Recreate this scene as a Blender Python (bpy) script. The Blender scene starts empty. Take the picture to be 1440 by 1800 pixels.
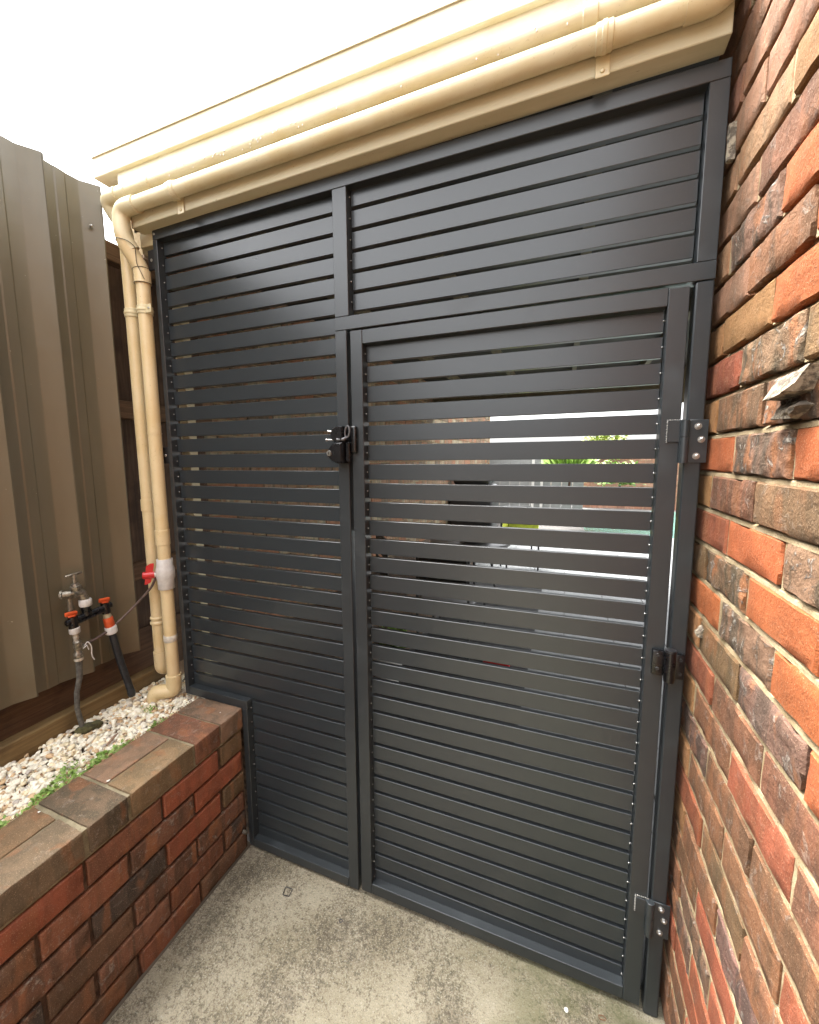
import bpy, bmesh, math, random
from mathutils import Vector, Matrix, noise
R = math.radians
random.seed(7)
S = bpy.context.scene
COL = S.collection

# ------------------------------------------------------------------ camera
cd = bpy.data.cameras.new('camera'); cam = bpy.data.objects.new('camera', cd); COL.objects.link(cam)
yaw, pitch, roll = 0.3816, -0.1192, 0.0084
Rz = Matrix.Rotation(yaw, 3, 'Z'); Rx = Matrix.Rotation(pitch, 3, 'X'); Ry = Matrix.Rotation(roll, 3, 'Y')
RR = Rz @ Rx @ Ry
right, fwd, up = RR.col[0], RR.col[1], RR.col[2]
M = Matrix((right, up, -fwd)).transposed().to_4x4()
M.translation = Vector((1.454, -1.1934, 1.5887))
cam.matrix_world = M
cd.sensor_fit = 'HORIZONTAL'; cd.sensor_width = 36; cd.lens = 18.226
cd.shift_x = 0.0138; cd.shift_y = -0.00497
cd.clip_start = 0.02; cd.clip_end = 400
S.camera = cam

# ------------------------------------------------------------------ sky, sun, exposure
SUN_EL, SUN_AZ = 70, 282      # azimuth: where the sun stands, degrees clockwise from +Y
w = bpy.data.worlds.new('World'); S.world = w; w.use_nodes = True
nt = w.node_tree; nt.nodes.clear()
sky = nt.nodes.new('ShaderNodeTexSky'); sky.sky_type = 'NISHITA'; sky.sun_disc = False
sky.sun_elevation = R(SUN_EL); sky.sun_rotation = R(SUN_AZ)
sky.air_density = 1.0; sky.dust_density = 6.0; sky.ozone_density = 1.0
hs = nt.nodes.new('ShaderNodeHueSaturation'); hs.inputs['Saturation'].default_value = 0.10
hs.inputs['Value'].default_value = 1.0
bg = nt.nodes.new('ShaderNodeBackground'); bg.inputs['Strength'].default_value = 0.15
wo = nt.nodes.new('ShaderNodeOutputWorld')
nt.links.new(sky.outputs[0], hs.inputs['Color']); nt.links.new(hs.outputs[0], bg.inputs['Color'])
nt.links.new(bg.outputs[0], wo.inputs['Surface'])
sl = bpy.data.lights.new('sun', 'SUN'); sl.energy = 1.4; sl.angle = R(25); sl.color = (1.0, 0.97, 0.92)
sun = bpy.data.objects.new('sun', sl); COL.objects.link(sun)
sd = Vector((math.sin(R(SUN_AZ))*math.cos(R(SUN_EL)), math.cos(R(SUN_AZ))*math.cos(R(SUN_EL)), math.sin(R(SUN_EL))))
sun.rotation_euler = sd.to_track_quat('Z', 'Y').to_euler(); sun.location = (0, 0, 8)
S.view_settings.view_transform = 'Standard'; S.view_settings.look = 'None'
S.view_settings.gamma = 1.0; S.view_settings.exposure = 3.2
S.view_settings.use_curve_mapping = False
S.render.engine = 'CYCLES'

# ------------------------------------------------------------------ helpers: objects
def link(name, me, mat=None, parent=None, loc=(0, 0, 0), rot=(0, 0, 0), kind=None, color=None, label=None):
    o = bpy.data.objects.new(name, me); COL.objects.link(o)
    o.location = loc; o.rotation_euler = rot
    if mat and me and not me.materials: me.materials.append(mat)
    if parent: o.parent = parent
    if kind: o['kind'] = kind
    if color: o.color = color
    if label: o['label'] = label
    return o
def thing(name, label, cat, loc=(0, 0, 0), rot=(0, 0, 0), group=None):
    o = bpy.data.objects.new(name, None); COL.objects.link(o)
    o.location = loc; o.rotation_euler = rot; o['label'] = label; o['category'] = cat
    o.empty_display_size = 0.05
    if group: o['group'] = group
    return o
def tag(o, label, cat, group=None):
    o['label'] = label; o['category'] = cat
    if group: o['group'] = group
    return o
def fin(bm, name, smooth=None):
    me = bpy.data.meshes.new(name); bm.normal_update(); bm.to_mesh(me); bm.free()
    if smooth:
        for p in me.polygons: p.use_smooth = True
        me.set_sharp_from_angle(angle=R(smooth))
    return me
def box(bm, x0, x1, y0, y1, z0, z1, bev=0.0, seg=1):
    vs = [bm.verts.new(c) for c in ((x0,y0,z0),(x1,y0,z0),(x1,y1,z0),(x0,y1,z0),(x0,y0,z1),(x1,y0,z1),(x1,y1,z1),(x0,y1,z1))]
    fs = [bm.faces.new([vs[i] for i in f]) for f in ((0,3,2,1),(4,5,6,7),(0,1,5,4),(1,2,6,5),(2,3,7,6),(3,0,4,7))]
    if bev:
        es = list({e for f in fs for e in f.edges})
        bmesh.ops.bevel(bm, geom=es, offset=bev, segments=seg, profile=0.5, affect='EDGES')
    return vs
def boxm(name, *a, bev=0.0, seg=1, smooth=None):
    bm = bmesh.new(); box(bm, *a, bev=bev, seg=seg); return fin(bm, name, smooth)
def frame_of(d, ref):
    d = d.normalized(); u = ref - d*ref.dot(d)
    if u.length < 1e-5: u = Vector((1,0,0)) - d*d.x
    u.normalize(); return u, d.cross(u)
def tube(bm, pts, r, seg=16, caps=True):
    pts = [Vector(p) for p in pts]; n = len(pts)
    rs = r if isinstance(r, (list, tuple)) else [r]*n
    ref = Vector((0.3, 1, 0.1)); rings = []
    u = None
    for i, p in enumerate(pts):
        a = (pts[i]-pts[i-1]).normalized() if i > 0 else (pts[1]-pts[0]).normalized()
        b = (pts[i+1]-pts[i]).normalized() if i < n-1 else a
        t = (a+b)
        t = t.normalized() if t.length > 1e-6 else a
        if u is None: u, v = frame_of(t, ref)
        else:
            u = u - t*u.dot(t); u.normalize(); v = t.cross(u)
        k = 1.0/max(0.6, math.cos(a.angle(b)/2)) if a.length and b.length else 1
        rings.append([bm.verts.new(p + (u*math.cos(2*math.pi*j/seg) + v*math.sin(2*math.pi*j/seg))*rs[i]) for j in range(seg)])
    for i in range(n-1):
        for j in range(seg):
            bm.faces.new((rings[i][j], rings[i][(j+1) % seg], rings[i+1][(j+1) % seg], rings[i+1][j]))
    if caps:
        bm.faces.new(list(reversed(rings[0]))); bm.faces.new(rings[-1])
def rounded(pts, rad, n=8):
    """polyline with its inner corners rounded"""
    pts = [Vector(p) for p in pts]; out = [pts[0]]
    for i in range(1, len(pts)-1):
        a, b, c = pts[i-1], pts[i], pts[i+1]
        d1, d2 = (a-b), (c-b); r = min(rad, d1.length*0.48, d2.length*0.48)
        p, q = b + d1.normalized()*r, b + d2.normalized()*r
        for k in range(n+1):
            t = k/n; out.append(p*(1-t)**2 + b*2*t*(1-t) + q*t*t)
    out.append(pts[-1]); return out
def tubem(name, pts, r, seg=16, smooth=40):
    bm = bmesh.new(); tube(bm, pts, r, seg); return fin(bm, name, smooth)

# ------------------------------------------------------------------ helpers: materials
ALB = 0.64
class NT:
    def __init__(s, name):
        s.m = bpy.data.materials.new(name); s.m.use_nodes = True; s.t = s.m.node_tree; s.t.nodes.clear()
        s.out = s.t.nodes.new('ShaderNodeOutputMaterial'); s.b = s.t.nodes.new('ShaderNodeBsdfPrincipled')
        s.t.links.new(s.b.outputs[0], s.out.inputs[0])
    def n(s, typ, **k):
        nd = s.t.nodes.new(typ)
        for a, v in k.items(): setattr(nd, a, v)
        return nd
    def set(s, sock, v):
        if isinstance(v, bpy.types.NodeSocket): s.t.links.new(v, sock)
        elif v is not None: sock.default_value = v
    def math(s, op, a, b=None, c=None, clamp=False):
        nd = s.n('ShaderNodeMath', operation=op, use_clamp=clamp)
        for i, v in enumerate((a, b, c)):
            if v is not None: s.set(nd.inputs[i], v)
        return nd.outputs[0]
    def noise(s, vec, scale, detail=4, rough=0.6, dist=0.0, out='Fac'):
        nd = s.n('ShaderNodeTexNoise'); s.set(nd.inputs['Vector'], vec)
        nd.inputs['Scale'].default_value = scale; nd.inputs['Detail'].default_value = detail
        nd.inputs['Roughness'].default_value = rough; nd.inputs['Distortion'].default_value = dist
        return nd.outputs[out]
    def ramp(s, f, a, b):
        nd = s.n('ShaderNodeMapRange', clamp=True, interpolation_type='SMOOTHSTEP'); s.set(nd.inputs['Value'], f)
        nd.inputs['From Min'].default_value = a; nd.inputs['From Max'].default_value = b
        return nd.outputs[0]
    def mix(s, f, a, b, mode='MIX'):
        nd = s.n('ShaderNodeMix', data_type='RGBA', blend_type=mode)
        s.set(nd.inputs[0], f); s.set(nd.inputs[6], a); s.set(nd.inputs[7], b); return nd.outputs[2]
    def mapping(s, vec, scale=(1,1,1), loc=None):
        nd = s.n('ShaderNodeMapping'); s.set(nd.inputs['Vector'], vec); nd.inputs['Scale'].default_value = scale
        if loc is not None: s.set(nd.inputs['Location'], loc)
        return nd.outputs[0]
    def coords(s, k='Object'): return s.n('ShaderNodeTexCoord').outputs[k]
    def bump(s, h, strength=0.3, dist=0.002, normal=None):
        nd = s.n('ShaderNodeBump'); s.set(nd.inputs['Height'], h); nd.inputs['Strength'].default_value = strength
        nd.inputs['Distance'].default_value = dist
        if normal is not None: s.set(nd.inputs['Normal'], normal)
        s.t.links.new(nd.outputs[0], s.b.inputs['Normal']); return nd.outputs[0]
    def base(s, c, rough=0.6, metal=0.0, spec=None, k=None):
        k = ALB if k is None else k      # overall reflectance of everyday dull surfaces
        if isinstance(c, bpy.types.NodeSocket): c = s.mix(1.0, c, c4(k, k, k), 'MULTIPLY')
        else: c = (c[0]*k, c[1]*k, c[2]*k, 1)
        s.set(s.b.inputs['Base Color'], c); s.set(s.b.inputs['Roughness'], rough); s.b.inputs['Metallic'].default_value = metal
        if spec is not None: s.b.inputs['Specular IOR Level'].default_value = spec
        return s.m
def c4(r, g, b): return (r, g, b, 1)

def simple(name, col, rough=0.5, metal=0.0, var=0.12, scale=30, bump=0.1, spec=None):
    t = NT(name); co = t.coords(); f = t.noise(co, scale, 5)
    d = tuple(x*(1-var) for x in col[:3])+(1,); l = tuple(min(1, x*(1+var)) for x in col[:3])+(1,)
    c = t.mix(t.ramp(f, 0.3, 0.7), d, l)
    r = t.math('ADD', t.math('MULTIPLY', t.noise(co, scale*0.4, 3), 0.15), rough-0.075)
    t.bump(t.noise(co, scale*6, 3), bump, 0.001)
    return t.base(c, r, metal, spec)

def brick_mat(name, attr=None):
    t = NT(name)
    oi = t.n('ShaderNodeObjectInfo')
    if attr:
        at = t.n('ShaderNodeAttribute', attribute_name=attr); C, A = at.outputs['Color'], at.outputs['Alpha']
        co = t.coords()
    else:
        C, A = oi.outputs['Color'], oi.outputs['Alpha']
        off = t.n('ShaderNodeVectorMath', operation='SCALE'); t.set(off.inputs[0], oi.outputs['Location']); off.inputs['Scale'].default_value = 5.3
        ad = t.n('ShaderNodeVectorMath', operation='ADD'); t.set(ad.inputs[0], t.coords()); t.set(ad.inputs[1], off.outputs[0]); co = ad.outputs[0]
    # kiln bands run across the brick's height
    band = t.noise(t.mapping(co, (20, 24, 3.5)), 1.0, 3, 0.5, 0.6)
    bandf = t.math('MULTIPLY', t.ramp(band, 0.44, 0.58), A)
    dark = t.mix(1.0, C, c4(0.46, 0.56, 0.58), 'MULTIPLY')
    c = t.mix(bandf, C, dark)
    b2 = t.noise(t.mapping(co, (16, 18, 6), (3.1, 7.7, 1.2)), 1.0, 2, 0.5, 0.4)
    c = t.mix(t.math('MULTIPLY', t.ramp(b2, 0.54, 0.66), t.math('MULTIPLY', A, 0.8)), c, c4(0.40, 0.155, 0.06))
    # clouding
    cl = t.noise(co, 14, 5, 0.65)
    c = t.mix(t.math('MULTIPLY', t.ramp(cl, 0.35, 0.7), 0.55), c, t.mix(1.0, c, c4(0.62, 0.66, 0.62), 'MULTIPLY'))
    # crust
    cr = t.noise(co, 34, 6, 0.68, 0.8)
    a2 = t.math('MULTIPLY', A, A)
    crm = t.math('MULTIPLY', t.ramp(cr, 0.56, 0.64), t.math('MULTIPLY', a2, 0.85))
    c = t.mix(crm, c, t.mix(t.ramp(t.noise(co, 120, 3), .4, .6), c4(0.16, 0.14, 0.12), c4(0.52, 0.47, 0.39)))
    # grit: light and dark specks
    g = t.noise(co, 420, 2, 0.5)
    c = t.mix(t.math('MULTIPLY', t.ramp(g, 0.61, 0.69), 0.42), c, c4(0.62, 0.45, 0.30))
    g2 = t.noise(t.mapping(co, (1,1,1), (4, 2, 9)), 300, 3, 0.6)
    c = t.mix(t.math('MULTIPLY', t.ramp(g2, 0.58, 0.66), 0.5), c, t.mix(1.0, c, c4(0.35, 0.33, 0.33), 'MULTIPLY'))
    h = t.math('ADD', t.math('MULTIPLY', t.noise(co, 190, 5, 0.7), 0.5), t.math('MULTIPLY', t.noise(co, 45, 4, 0.6), t.math('ADD', t.math('MULTIPLY', A, 1.6), 0.35)))
    h = t.math('ADD', h, t.math('MULTIPLY', crm, 0.6))
    t.bump(h, 0.9, 0.0045)
    return t.base(c, 0.85, 0, 0.3)
M_BRICK = brick_mat('fired_brick'); M_BRICK_S = brick_mat('fired_brick_joined', 'tone')

def mortar_mat(name, c1, c2, b=0.6):
    t = NT(name); co = t.coords()
    c = t.mix(t.ramp(t.noise(co, 22, 5), .35, .65), c1, c2)
    c = t.mix(t.math('MULTIPLY', t.ramp(t.noise(co, 260, 2), .58, .66), .6), c, tuple(x*0.5 for x in c1[:3])+(1,))
    t.bump(t.math('ADD', t.noise(co, 160, 4, .7), t.noise(co, 30, 3)), b, 0.004)
    return t.base(c, 0.95, 0, 0.2)
M_MORT = mortar_mat('cream_mortar', c4(.38, .28, .155), c4(.52, .41, .25))
M_MORT_D = mortar_mat('dark_mortar', c4(.085, .052, .036), c4(.16, .10, .07))
M_MORT_T = mortar_mat('mossy_mortar', c4(.22, .19, .12), c4(.34, .29, .19))

def coated(name, col, rough=0.38, smudge=0.35):
    """satin powder coat with faint smears"""
    t = NT(name); co = t.coords()
    geo = t.n('ShaderNodeNewGeometry').outputs['Position']
    s1 = t.noise(t.mapping(geo, (7, 7, 9)), 1.0, 5, 0.6, 0.6)
    sm = t.ramp(s1, 0.50, 0.80)
    c = t.mix(t.math('MULTIPLY', sm, smudge*0.5), col, tuple(min(1, x*1.9) for x in col[:3])+(1,))
    fine = t.noise(geo, 240, 3, .7)
    c = t.mix(t.math('MULTIPLY', t.ramp(fine, .62, .70), .25), c, tuple(min(1, x*2.2) for x in col[:3])+(1,))
    r = t.math('ADD', t.math('MULTIPLY', sm, 0.25*smudge), rough)
    r = t.math('ADD', r, t.math('MULTIPLY', t.noise(t.mapping(geo, (4, 4, 9)), 1, 4), 0.05))
    t.bump(t.noise(geo, 900, 2, .5), 0.06, 0.0006)
    return t.base(c, r, 0.0, 0.58, 1.0)
M_GATE = coated('charcoal_powder_coat', c4(.020, .0240, .0265), 0.30, .6)
M_SLAT = coated('charcoal_slat_coat', c4(.020, .0245, .0275), 0.26, 0.15)
M_BLACK = simple('black_plastic', c4(.006, .006, .007), 0.28, 0, .3, 60, .08)
M_BLKMET = simple('black_steel', c4(.022, .022, .024), 0.42, 0.0, .3, 60, .1)
M_STEEL = simple('zinc_steel', c4(.62, .61, .58), 0.32, 0.9, .2, 200, .1)
M_WELD = simple('weld_bead', c4(.42, .41, .38), 0.30, 0.7, .4, 400, .6)

def cream_mat(name, c1, rough=0.42, dirt=0.5):
    t = NT(name); geo = t.n('ShaderNodeNewGeometry').outputs['Position']
    c = t.mix(t.ramp(t.noise(geo, 9, 5, .6), .35, .7), c1, (c1[0]*.93, c1[1]*.88, c1[2]*.78, 1))
    st = t.noise(geo, 60, 6, .75, .6)
    c = t.mix(t.math('MULTIPLY', t.ramp(st, .62, .74), dirt), c, c4(.30, .19, .09))
    sp = t.noise(geo, 210, 2, .5)
    c = t.mix(t.math('MULTIPLY', t.ramp(sp, .68, .74), dirt), c, c4(.16, .10, .05))
    t.bump(t.math('ADD', t.noise(geo, 300, 2), t.noise(geo, 24, 3)), .12, .0015)
    return t.base(c, rough, 0, .5, .70)
M_PIPE = cream_mat('cream_pvc', c4(.84, .68, .40), .36, .45)
M_PIPE_P = cream_mat('painted_pipe', c4(.82, .74, .50), .28, .25)
M_TRIM = cream_mat('cream_paint', c4(.78, .69, .44), .5, .35)
M_GUTT = cream_mat('gutter_paint', c4(.92, .88, .70), .45, .08)
M_WHITE = simple('white_plastic', c4(.78, .76, .72), .4, 0, .1, 60, .1)
M_RED = simple('red_plastic', c4(.66, .015, .02), .32, 0, .12, 60, .05)
M_ORANGE = simple('orange_plastic', c4(.80, .12, .03), .38, 0, .12, 60, .05)

def trim_timber():
    t = NT('painted_timber'); geo = t.n('ShaderNodeNewGeometry').outputs['Position']
    c = t.mix(t.ramp(t.noise(t.mapping(geo, (3, 20, 20)), 1, 5), .3, .7), c4(.74, .68, .46), c4(.80, .75, .54))
    ck = t.noise(t.mapping(geo, (9, 70, 210)), 1, 5, .75, .5)
    ckm = t.ramp(ck, .66, .72)
    c = t.mix(t.math('MULTIPLY', ckm, .75), c, c4(.30, .20, .11))
    bl = t.ramp(t.noise(geo, 90, 3), .70, .76)
    c = t.mix(t.math('MULTIPLY', bl, .7), c, c4(.2, .13, .07))
    t.bump(t.math('SUBTRACT', t.noise(t.mapping(geo, (6, 120, 160)), 1, 4), ckm), .35, .002)
    return t.base(c, .6, 0, .35, .64)
M_BEAM = trim_timber()

def wood(name, c1, c2, along='Y', knots=True, rough=.75):
    t = NT(name); geo = t.n('ShaderNodeNewGeometry').outputs['Position']
    sc = {'Y': (60, 2.2, 60), 'Z': (60, 60, 2.2)}[along]
    g = t.noise(t.mapping(geo, sc), 1, 6, .7, .8)
    c = t.mix(t.ramp(g, .3, .7), c1, c2)
    s2 = t.noise(geo, 7, 5, .6)
    c = t.mix(t.math('MULTIPLY', t.ramp(s2, .45, .7), .6), c, tuple(x*.45 for x in c1[:3])+(1,))
    t.bump(g, .5, .003)
    return t.base(c, rough, 0, .3)
M_SLEEPER = wood('treated_pine', c4(.17, .105, .04), c4(.27, .18, .075), 'Y')
M_OLDWOOD = wood('weathered_paling', c4(.065, .036, .020), c4(.16, .095, .055), 'Z')
M_RAIL = wood('weathered_rail', c4(.10, .055, .028), c4(.24, .14, .075), 'Y')
M_PLINTH = wood('dark_plinth_board', c4(.07, .036, .018), c4(.16, .09, .045), 'Y')

def sheet_mat():
    t = NT('olive_steel_sheet'); geo = t.n('ShaderNodeNewGeometry').outputs['Position']
    c = t.mix(t.ramp(t.noise(t.mapping(geo, (4, 4, 1)), 1.6, 5), .3, .7), c4(.150, .129, .080), c4(.178, .154, .098))
    scr = t.noise(t.mapping(geo, (60, 60, 7)), 1.0, 4, .8, 2.0)
    c = t.mix(t.math('MULTIPLY', t.ramp(scr, .70, .76), .5), c, c4(.36, .32, .25))
    sp = t.noise(geo, 55, 3, .6)
    c = t.mix(t.ramp(sp, .735, .76), c, c4(.55, .52, .44))
    sepz = t.n('ShaderNodeSeparateXYZ'); t.set(sepz.inputs[0], geo)
    dirt = t.math('MULTIPLY', t.ramp(sepz.outputs['Z'], 1.05, .78), t.ramp(t.noise(geo, 16, 5, .7), .4, .7))
    c = t.mix(t.math('MULTIPLY', dirt, .55), c, c4(.15, .11, .06))
    t.bump(t.noise(t.mapping(geo, (3, 3, 9)), 1, 3), .25, .006)
    return t.base(c, t.math('ADD', t.math('MULTIPLY', t.noise(geo, 12, 4), .2), .26), .15, .7)
M_SHEET = sheet_mat()

def concrete_mat():
    t = NT('lichened_concrete'); geo = t.n('ShaderNodeNewGeometry').outputs['Position']
    c = t.mix(t.ramp(t.noise(geo, 5, 5, .6), .35, .65), c4(.50, .44, .30), c4(.66, .59, .43))
    # sharp mottling of dark lichen and exposed grit
    m = t.noise(geo, 52, 12, .80, .15); mb = t.noise(t.mapping(geo, (1,1,1), (7, 3, 2)), 150, 8, .78); big = t.noise(geo, 3.6, 4, .6)
    v = t.math('ADD', t.math('MULTIPLY', m, .58), t.math('MULTIPLY', mb, .42))
    v = t.math('ADD', v, t.math('MULTIPLY', t.math('SUBTRACT', big, .5), .30))
    c = t.mix(t.math('MULTIPLY', t.ramp(v, .46, .58), .86), c, c4(.17, .14, .095))
    m2 = t.noise(t.mapping(geo, (1,1,1), (3, 5, 1)), 340, 4, .7)
    c = t.mix(t.math('MULTIPLY', t.ramp(m2, .56, .64), .65), c, c4(.11, .09, .06))
    lt = t.noise(t.mapping(geo, (1,1,1), (9, 1, 4)), 190, 4, .6)
    c = t.mix(t.math('MULTIPLY', t.ramp(lt, .56, .64), .65), c, c4(.80, .76, .62))
    # green algae towards the damp corner at the hinge post
    sx = t.n('ShaderNodeSeparateXYZ'); t.set(sx.inputs[0], geo)
    damp = t.math('MULTIPLY', t.ramp(sx.outputs['X'], 1.05, 1.6), t.ramp(t.noise(geo, 6, 4), .35, .6))
    c = t.mix(t.math('MULTIPLY', damp, .75), c, c4(.24, .24, .11))
    st = t.noise(t.mapping(geo, (1,1,1), (1, 8, 0)), 2.6, 5, .65)
    c = t.mix(t.math('MULTIPLY', t.ramp(st, .56, .68), .45), c, c4(.19, .155, .12))
    h = t.math('ADD', t.math('MULTIPLY', t.noise(geo, 170, 6, .75), 1.0), t.math('MULTIPLY', m, 1.2))
    t.bump(h, 1.0, .011)
    return t.base(c, .92, 0, .25, .56)
M_CONC = concrete_mat()

# ------------------------------------------------------------------ ground
def slab(name, x0, x1, y0, y1, z, mat, depth=.05):
    o = link(name, boxm(name, x0, x1, y0, y1, z-depth, z), mat); o['kind'] = 'structure'; return o
M_EARTH = simple('bare_earth', c4(.13, .09, .055), .95, 0, .3, 8, .8)
slab('ground', -60, 60, -40, 80, -.06, M_EARTH, .2)
slab('concrete_path', .302, 1.80, -5, .06, 0, M_CONC)

# ------------------------------------------------------------------ brick meshes
def brick_face_mesh(name, L, H, D, seed, rough=.0010, chip=.0022, nu=9, nv=4):
    """stretcher lying along local Y, seen face towards local +X, with uneven arrises"""
    bm = bmesh.new(); rnd = random.Random(seed); ch = .0035
    def nz(y, z, s, k): return noise.noise(Vector((y*s+seed*3.7, z*s+k, seed*1.3)))
    F = {}
    for i in range(nu+1):
        for j in range(nv+1):
            y = -L/2+ch + (L-2*ch)*i/nu; z = -H/2+ch + (H-2*ch)*j/nv
            x = nz(y, z, 22, 0)*rough*1.6 + nz(y, z, 70, 5)*rough
            if i in (0, nu) or j in (0, nv): x -= .0012
            F[i, j] = bm.verts.new((x, y, z))
    ring = [(i, 0) for i in range(nu+1)] + [(nu, j) for j in range(1, nv+1)] + [(i, nv) for i in range(nu-1, -1, -1)] + [(0, j) for j in range(nv-1, 0, -1)]
    for i in range(nu):
        for j in range(nv): bm.faces.new((F[i, j], F[i+1, j], F[i+1, j+1], F[i, j+1]))
    def ringv(depth, cc, jit):
        out = []
        for (i, j) in ring:
            y = (-L/2 if i == 0 else L/2 if i == nu else F[i, j].co.y); z = (-H/2 if j == 0 else H/2 if j == nv else F[i, j].co.z)
            jy = nz(y, z, 45, 11)*jit; jz = nz(y, z, 45, 17)*jit
            c = rnd.random()
            pull = chip*1.6 if (c < .10 and jit > 0) else 0
            out.append(bm.verts.new((-depth-pull, y*(1-0)+jy - math.copysign(pull, y)*(i in (0, nu)), z+jz - math.copysign(pull, z)*(j in (0, nv)))))
        return out
    r1 = ringv(.0045, 0, chip); r2 = ringv(D, 0, 0)
    n = len(ring); r0 = [F[k] for k in ring]
    for a, b in ((r0, r1), (r1, r2)):
        for k in range(n): bm.faces.new((a[k], b[k], b[(k+1) % n], a[(k+1) % n]))
    return fin(bm, name, 35)
# ------------------------------------------------------------------ right-hand brick wall
XW, CH = 1.770, .086
PAL = {'red': (.36, .100, .044, .35), 'orange': (.49, .130, .040, .2), 'olive': (.23, .130, .058, .5), 'brown': (.27, .115, .056, .6),
       'mottle': (.26, .145, .085, 1.0), 'tan': (.42, .225, .120, .45), 'purple': (.21, .110, .080, .8), 'gold': (.38, .185, .070, .2), 'pink': (.42, .200, .115, .45)}
wall = thing('brick_wall', 'tall rough clinker brick house wall with cream mortar right of the gate', 'wall', (XW, 0, 0))
FACE = [brick_face_mesh('stretcher', .2278, .0748, .06, s, .0018, .0026) for s in range(8)]
FACE_R = [brick_face_mesh('rough_stretcher', .2280, .0750, .06, 20+s, .0034, .0038, 12, 5) for s in range(5)]
known = {  # course: tones going towards the viewer, starting with the sliver at the gate
 28: ['pink', 'pink', 'tan'], 27: ['pink', 'tan', 'pink'], 26: ['tan', 'pink', 'brown'], 25: ['tan', 'tan', 'gold'], 24: ['tan', 'brown', 'pink'],
 23: ['tan', 'mottle', 'orange'], 22: ['tan', 'brown', 'orange'], 21: ['gold', 'gold', 'orange'], 20: ['red', 'mottle', 'olive'],
 19: ['gold', 'olive', 'mottle'], 18: ['orange', 'mottle', 'orange'], 17: ['gold', 'brown', 'olive'], 16: ['red', 'orange', 'mottle'],
 15: ['olive', 'mottle', 'orange', 'olive'], 14: ['orange', 'mottle', 'orange'], 13: ['gold', 'olive', 'purple', 'orange'], 12: ['red', 'brown', 'brown', 'orange'],
 11: ['gold', 'brown', 'red', 'brown'], 10: ['purple', 'brown', 'brown', 'olive'], 9: ['gold', 'brown', 'brown', 'red'], 8: ['red', 'olive', 'brown', 'red'],
 7: ['gold', 'brown', 'purple', 'brown'], 6: ['brown', 'red', 'olive', 'brown'], 5: ['brown', 'mottle', 'red', 'brown']}
rnd = random.Random(3)
kinds = ['red', 'orange', 'olive', 'brown', 'mottle', 'brown', 'purple', 'brown', 'red', 'red']
up_k = ['tan', 'pink', 'brown', 'pink', 'tan', 'gold']
def jit_col(k, r, v=.14):
    a = PAL[k]; f = 1+r.uniform(-v, v); g = 1+r.uniform(-.05, .05)
    return (a[0]*f, a[1]*f*g, a[2]*f/g, a[3])
stuff_bricks = []
broken = None
for c in range(0, 38):
    start = -.0 + (.205 if c % 2 else .085)        # first joint beyond the gate line
    first = -.030 if c % 2 else -.150
    n = 0
    y1 = first + .239                               # far end of the sliver brick
    while y1 > -4.8:
        k = (known.get(c) or [])
        kk = k[n] if n < len(k) else rnd.choice(up_k if c > 23 else kinds)
        yc = y1 - .239/2 + rnd.uniform(-.002, .002); zc = c*CH + CH/2 + rnd.uniform(-.001, .001)
        col = jit_col(kk, rnd)
        if yc > -1.08 and c < 36:
            me = rnd.choice(FACE_R if kk in ('mottle', 'purple') else FACE)
            pr = rnd.uniform(-.0022, .0022)
            b = link('brick', me, M_BRICK, wall, (pr, yc, zc), (R(rnd.uniform(-.25, .25)), 0, math.pi + R(rnd.uniform(-.5, .5))), color=col)
            if c == 19 and n == 2: broken = b
            if c == 14 and n == 1: spall = b
            if c == 13 and n == 1: spall2 = b
        else: stuff_bricks.append((yc, zc, col))
        y1 -= .239; n += 1
bm = bmesh.new(); tl = bm.loops.layers.float_color.new('tone')
for yc, zc, col in stuff_bricks:
    vs = box(bm, 0, .06, yc-.1145, yc+.1145, zc-.038, zc+.038)
    for f in {f for v in vs for f in v.link_faces}:
        for l in f.loops: l[tl] = col
o = link('brick_courses', fin(bm, 'brick_courses'), M_BRICK_S, wall, kind='stuff')
bm = bmesh.new(); ny = 90; prof = []
for c in range(38):
    prof += [(.0135 if c < 19 else .016, c*CH+.0062), (.0135 if c < 19 else .016, c*CH+CH-.0072), (.0045 if c < 19 else .010, c*CH+CH-.0062), (.0055 if c < 19 else .012, c*CH+CH+.0005), (.013 if c < 19 else .015, c*CH+CH+.0056)]
rows = []
for i in range(ny+1):
    yy = .20 - 5.05*(i/ny)**1.6
    rows.append([bm.verts.new((xx + (.0016*noise.noise(Vector((yy*31, zz*23, 4))) + .0012*noise.noise(Vector((yy*90, zz*40, 1)))), yy, zz + .0012*noise.noise(Vector((yy*25, zz*9, 8))))) for xx, zz in prof])
for i in range(ny):
    for j in range(len(prof)-1): bm.faces.new((rows[i][j], rows[i][j+1], rows[i+1][j+1], rows[i+1][j]))
bmesh.ops.recalc_face_normals(bm, faces=bm.faces[:])
link('mortar', fin(bm, 'mortar', 30), M_MORT, wall)
link('wall_core', boxm('wall_core', .020, .11, -4.85, .20, 0, 38*CH), M_MORT, wall)
# upright joints, nearly flush
jr = random.Random(9)
bmj = bmesh.new()
for c in range(38):
    y = (-.030 if c % 2 else -.150)
    while y > -4.8:
        if not (c < 36 and y > -1.0 and jr.random() < .25):
            xx = jr.uniform(.003, .007); box(bmj, xx, .013, y-.0064, y+.0064, c*CH+.004, c*CH+CH-.004)
        y -= .239
link('upright_joints', fin(bmj, 'upright_joints'), M_MORT, wall, kind='stuff')
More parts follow.
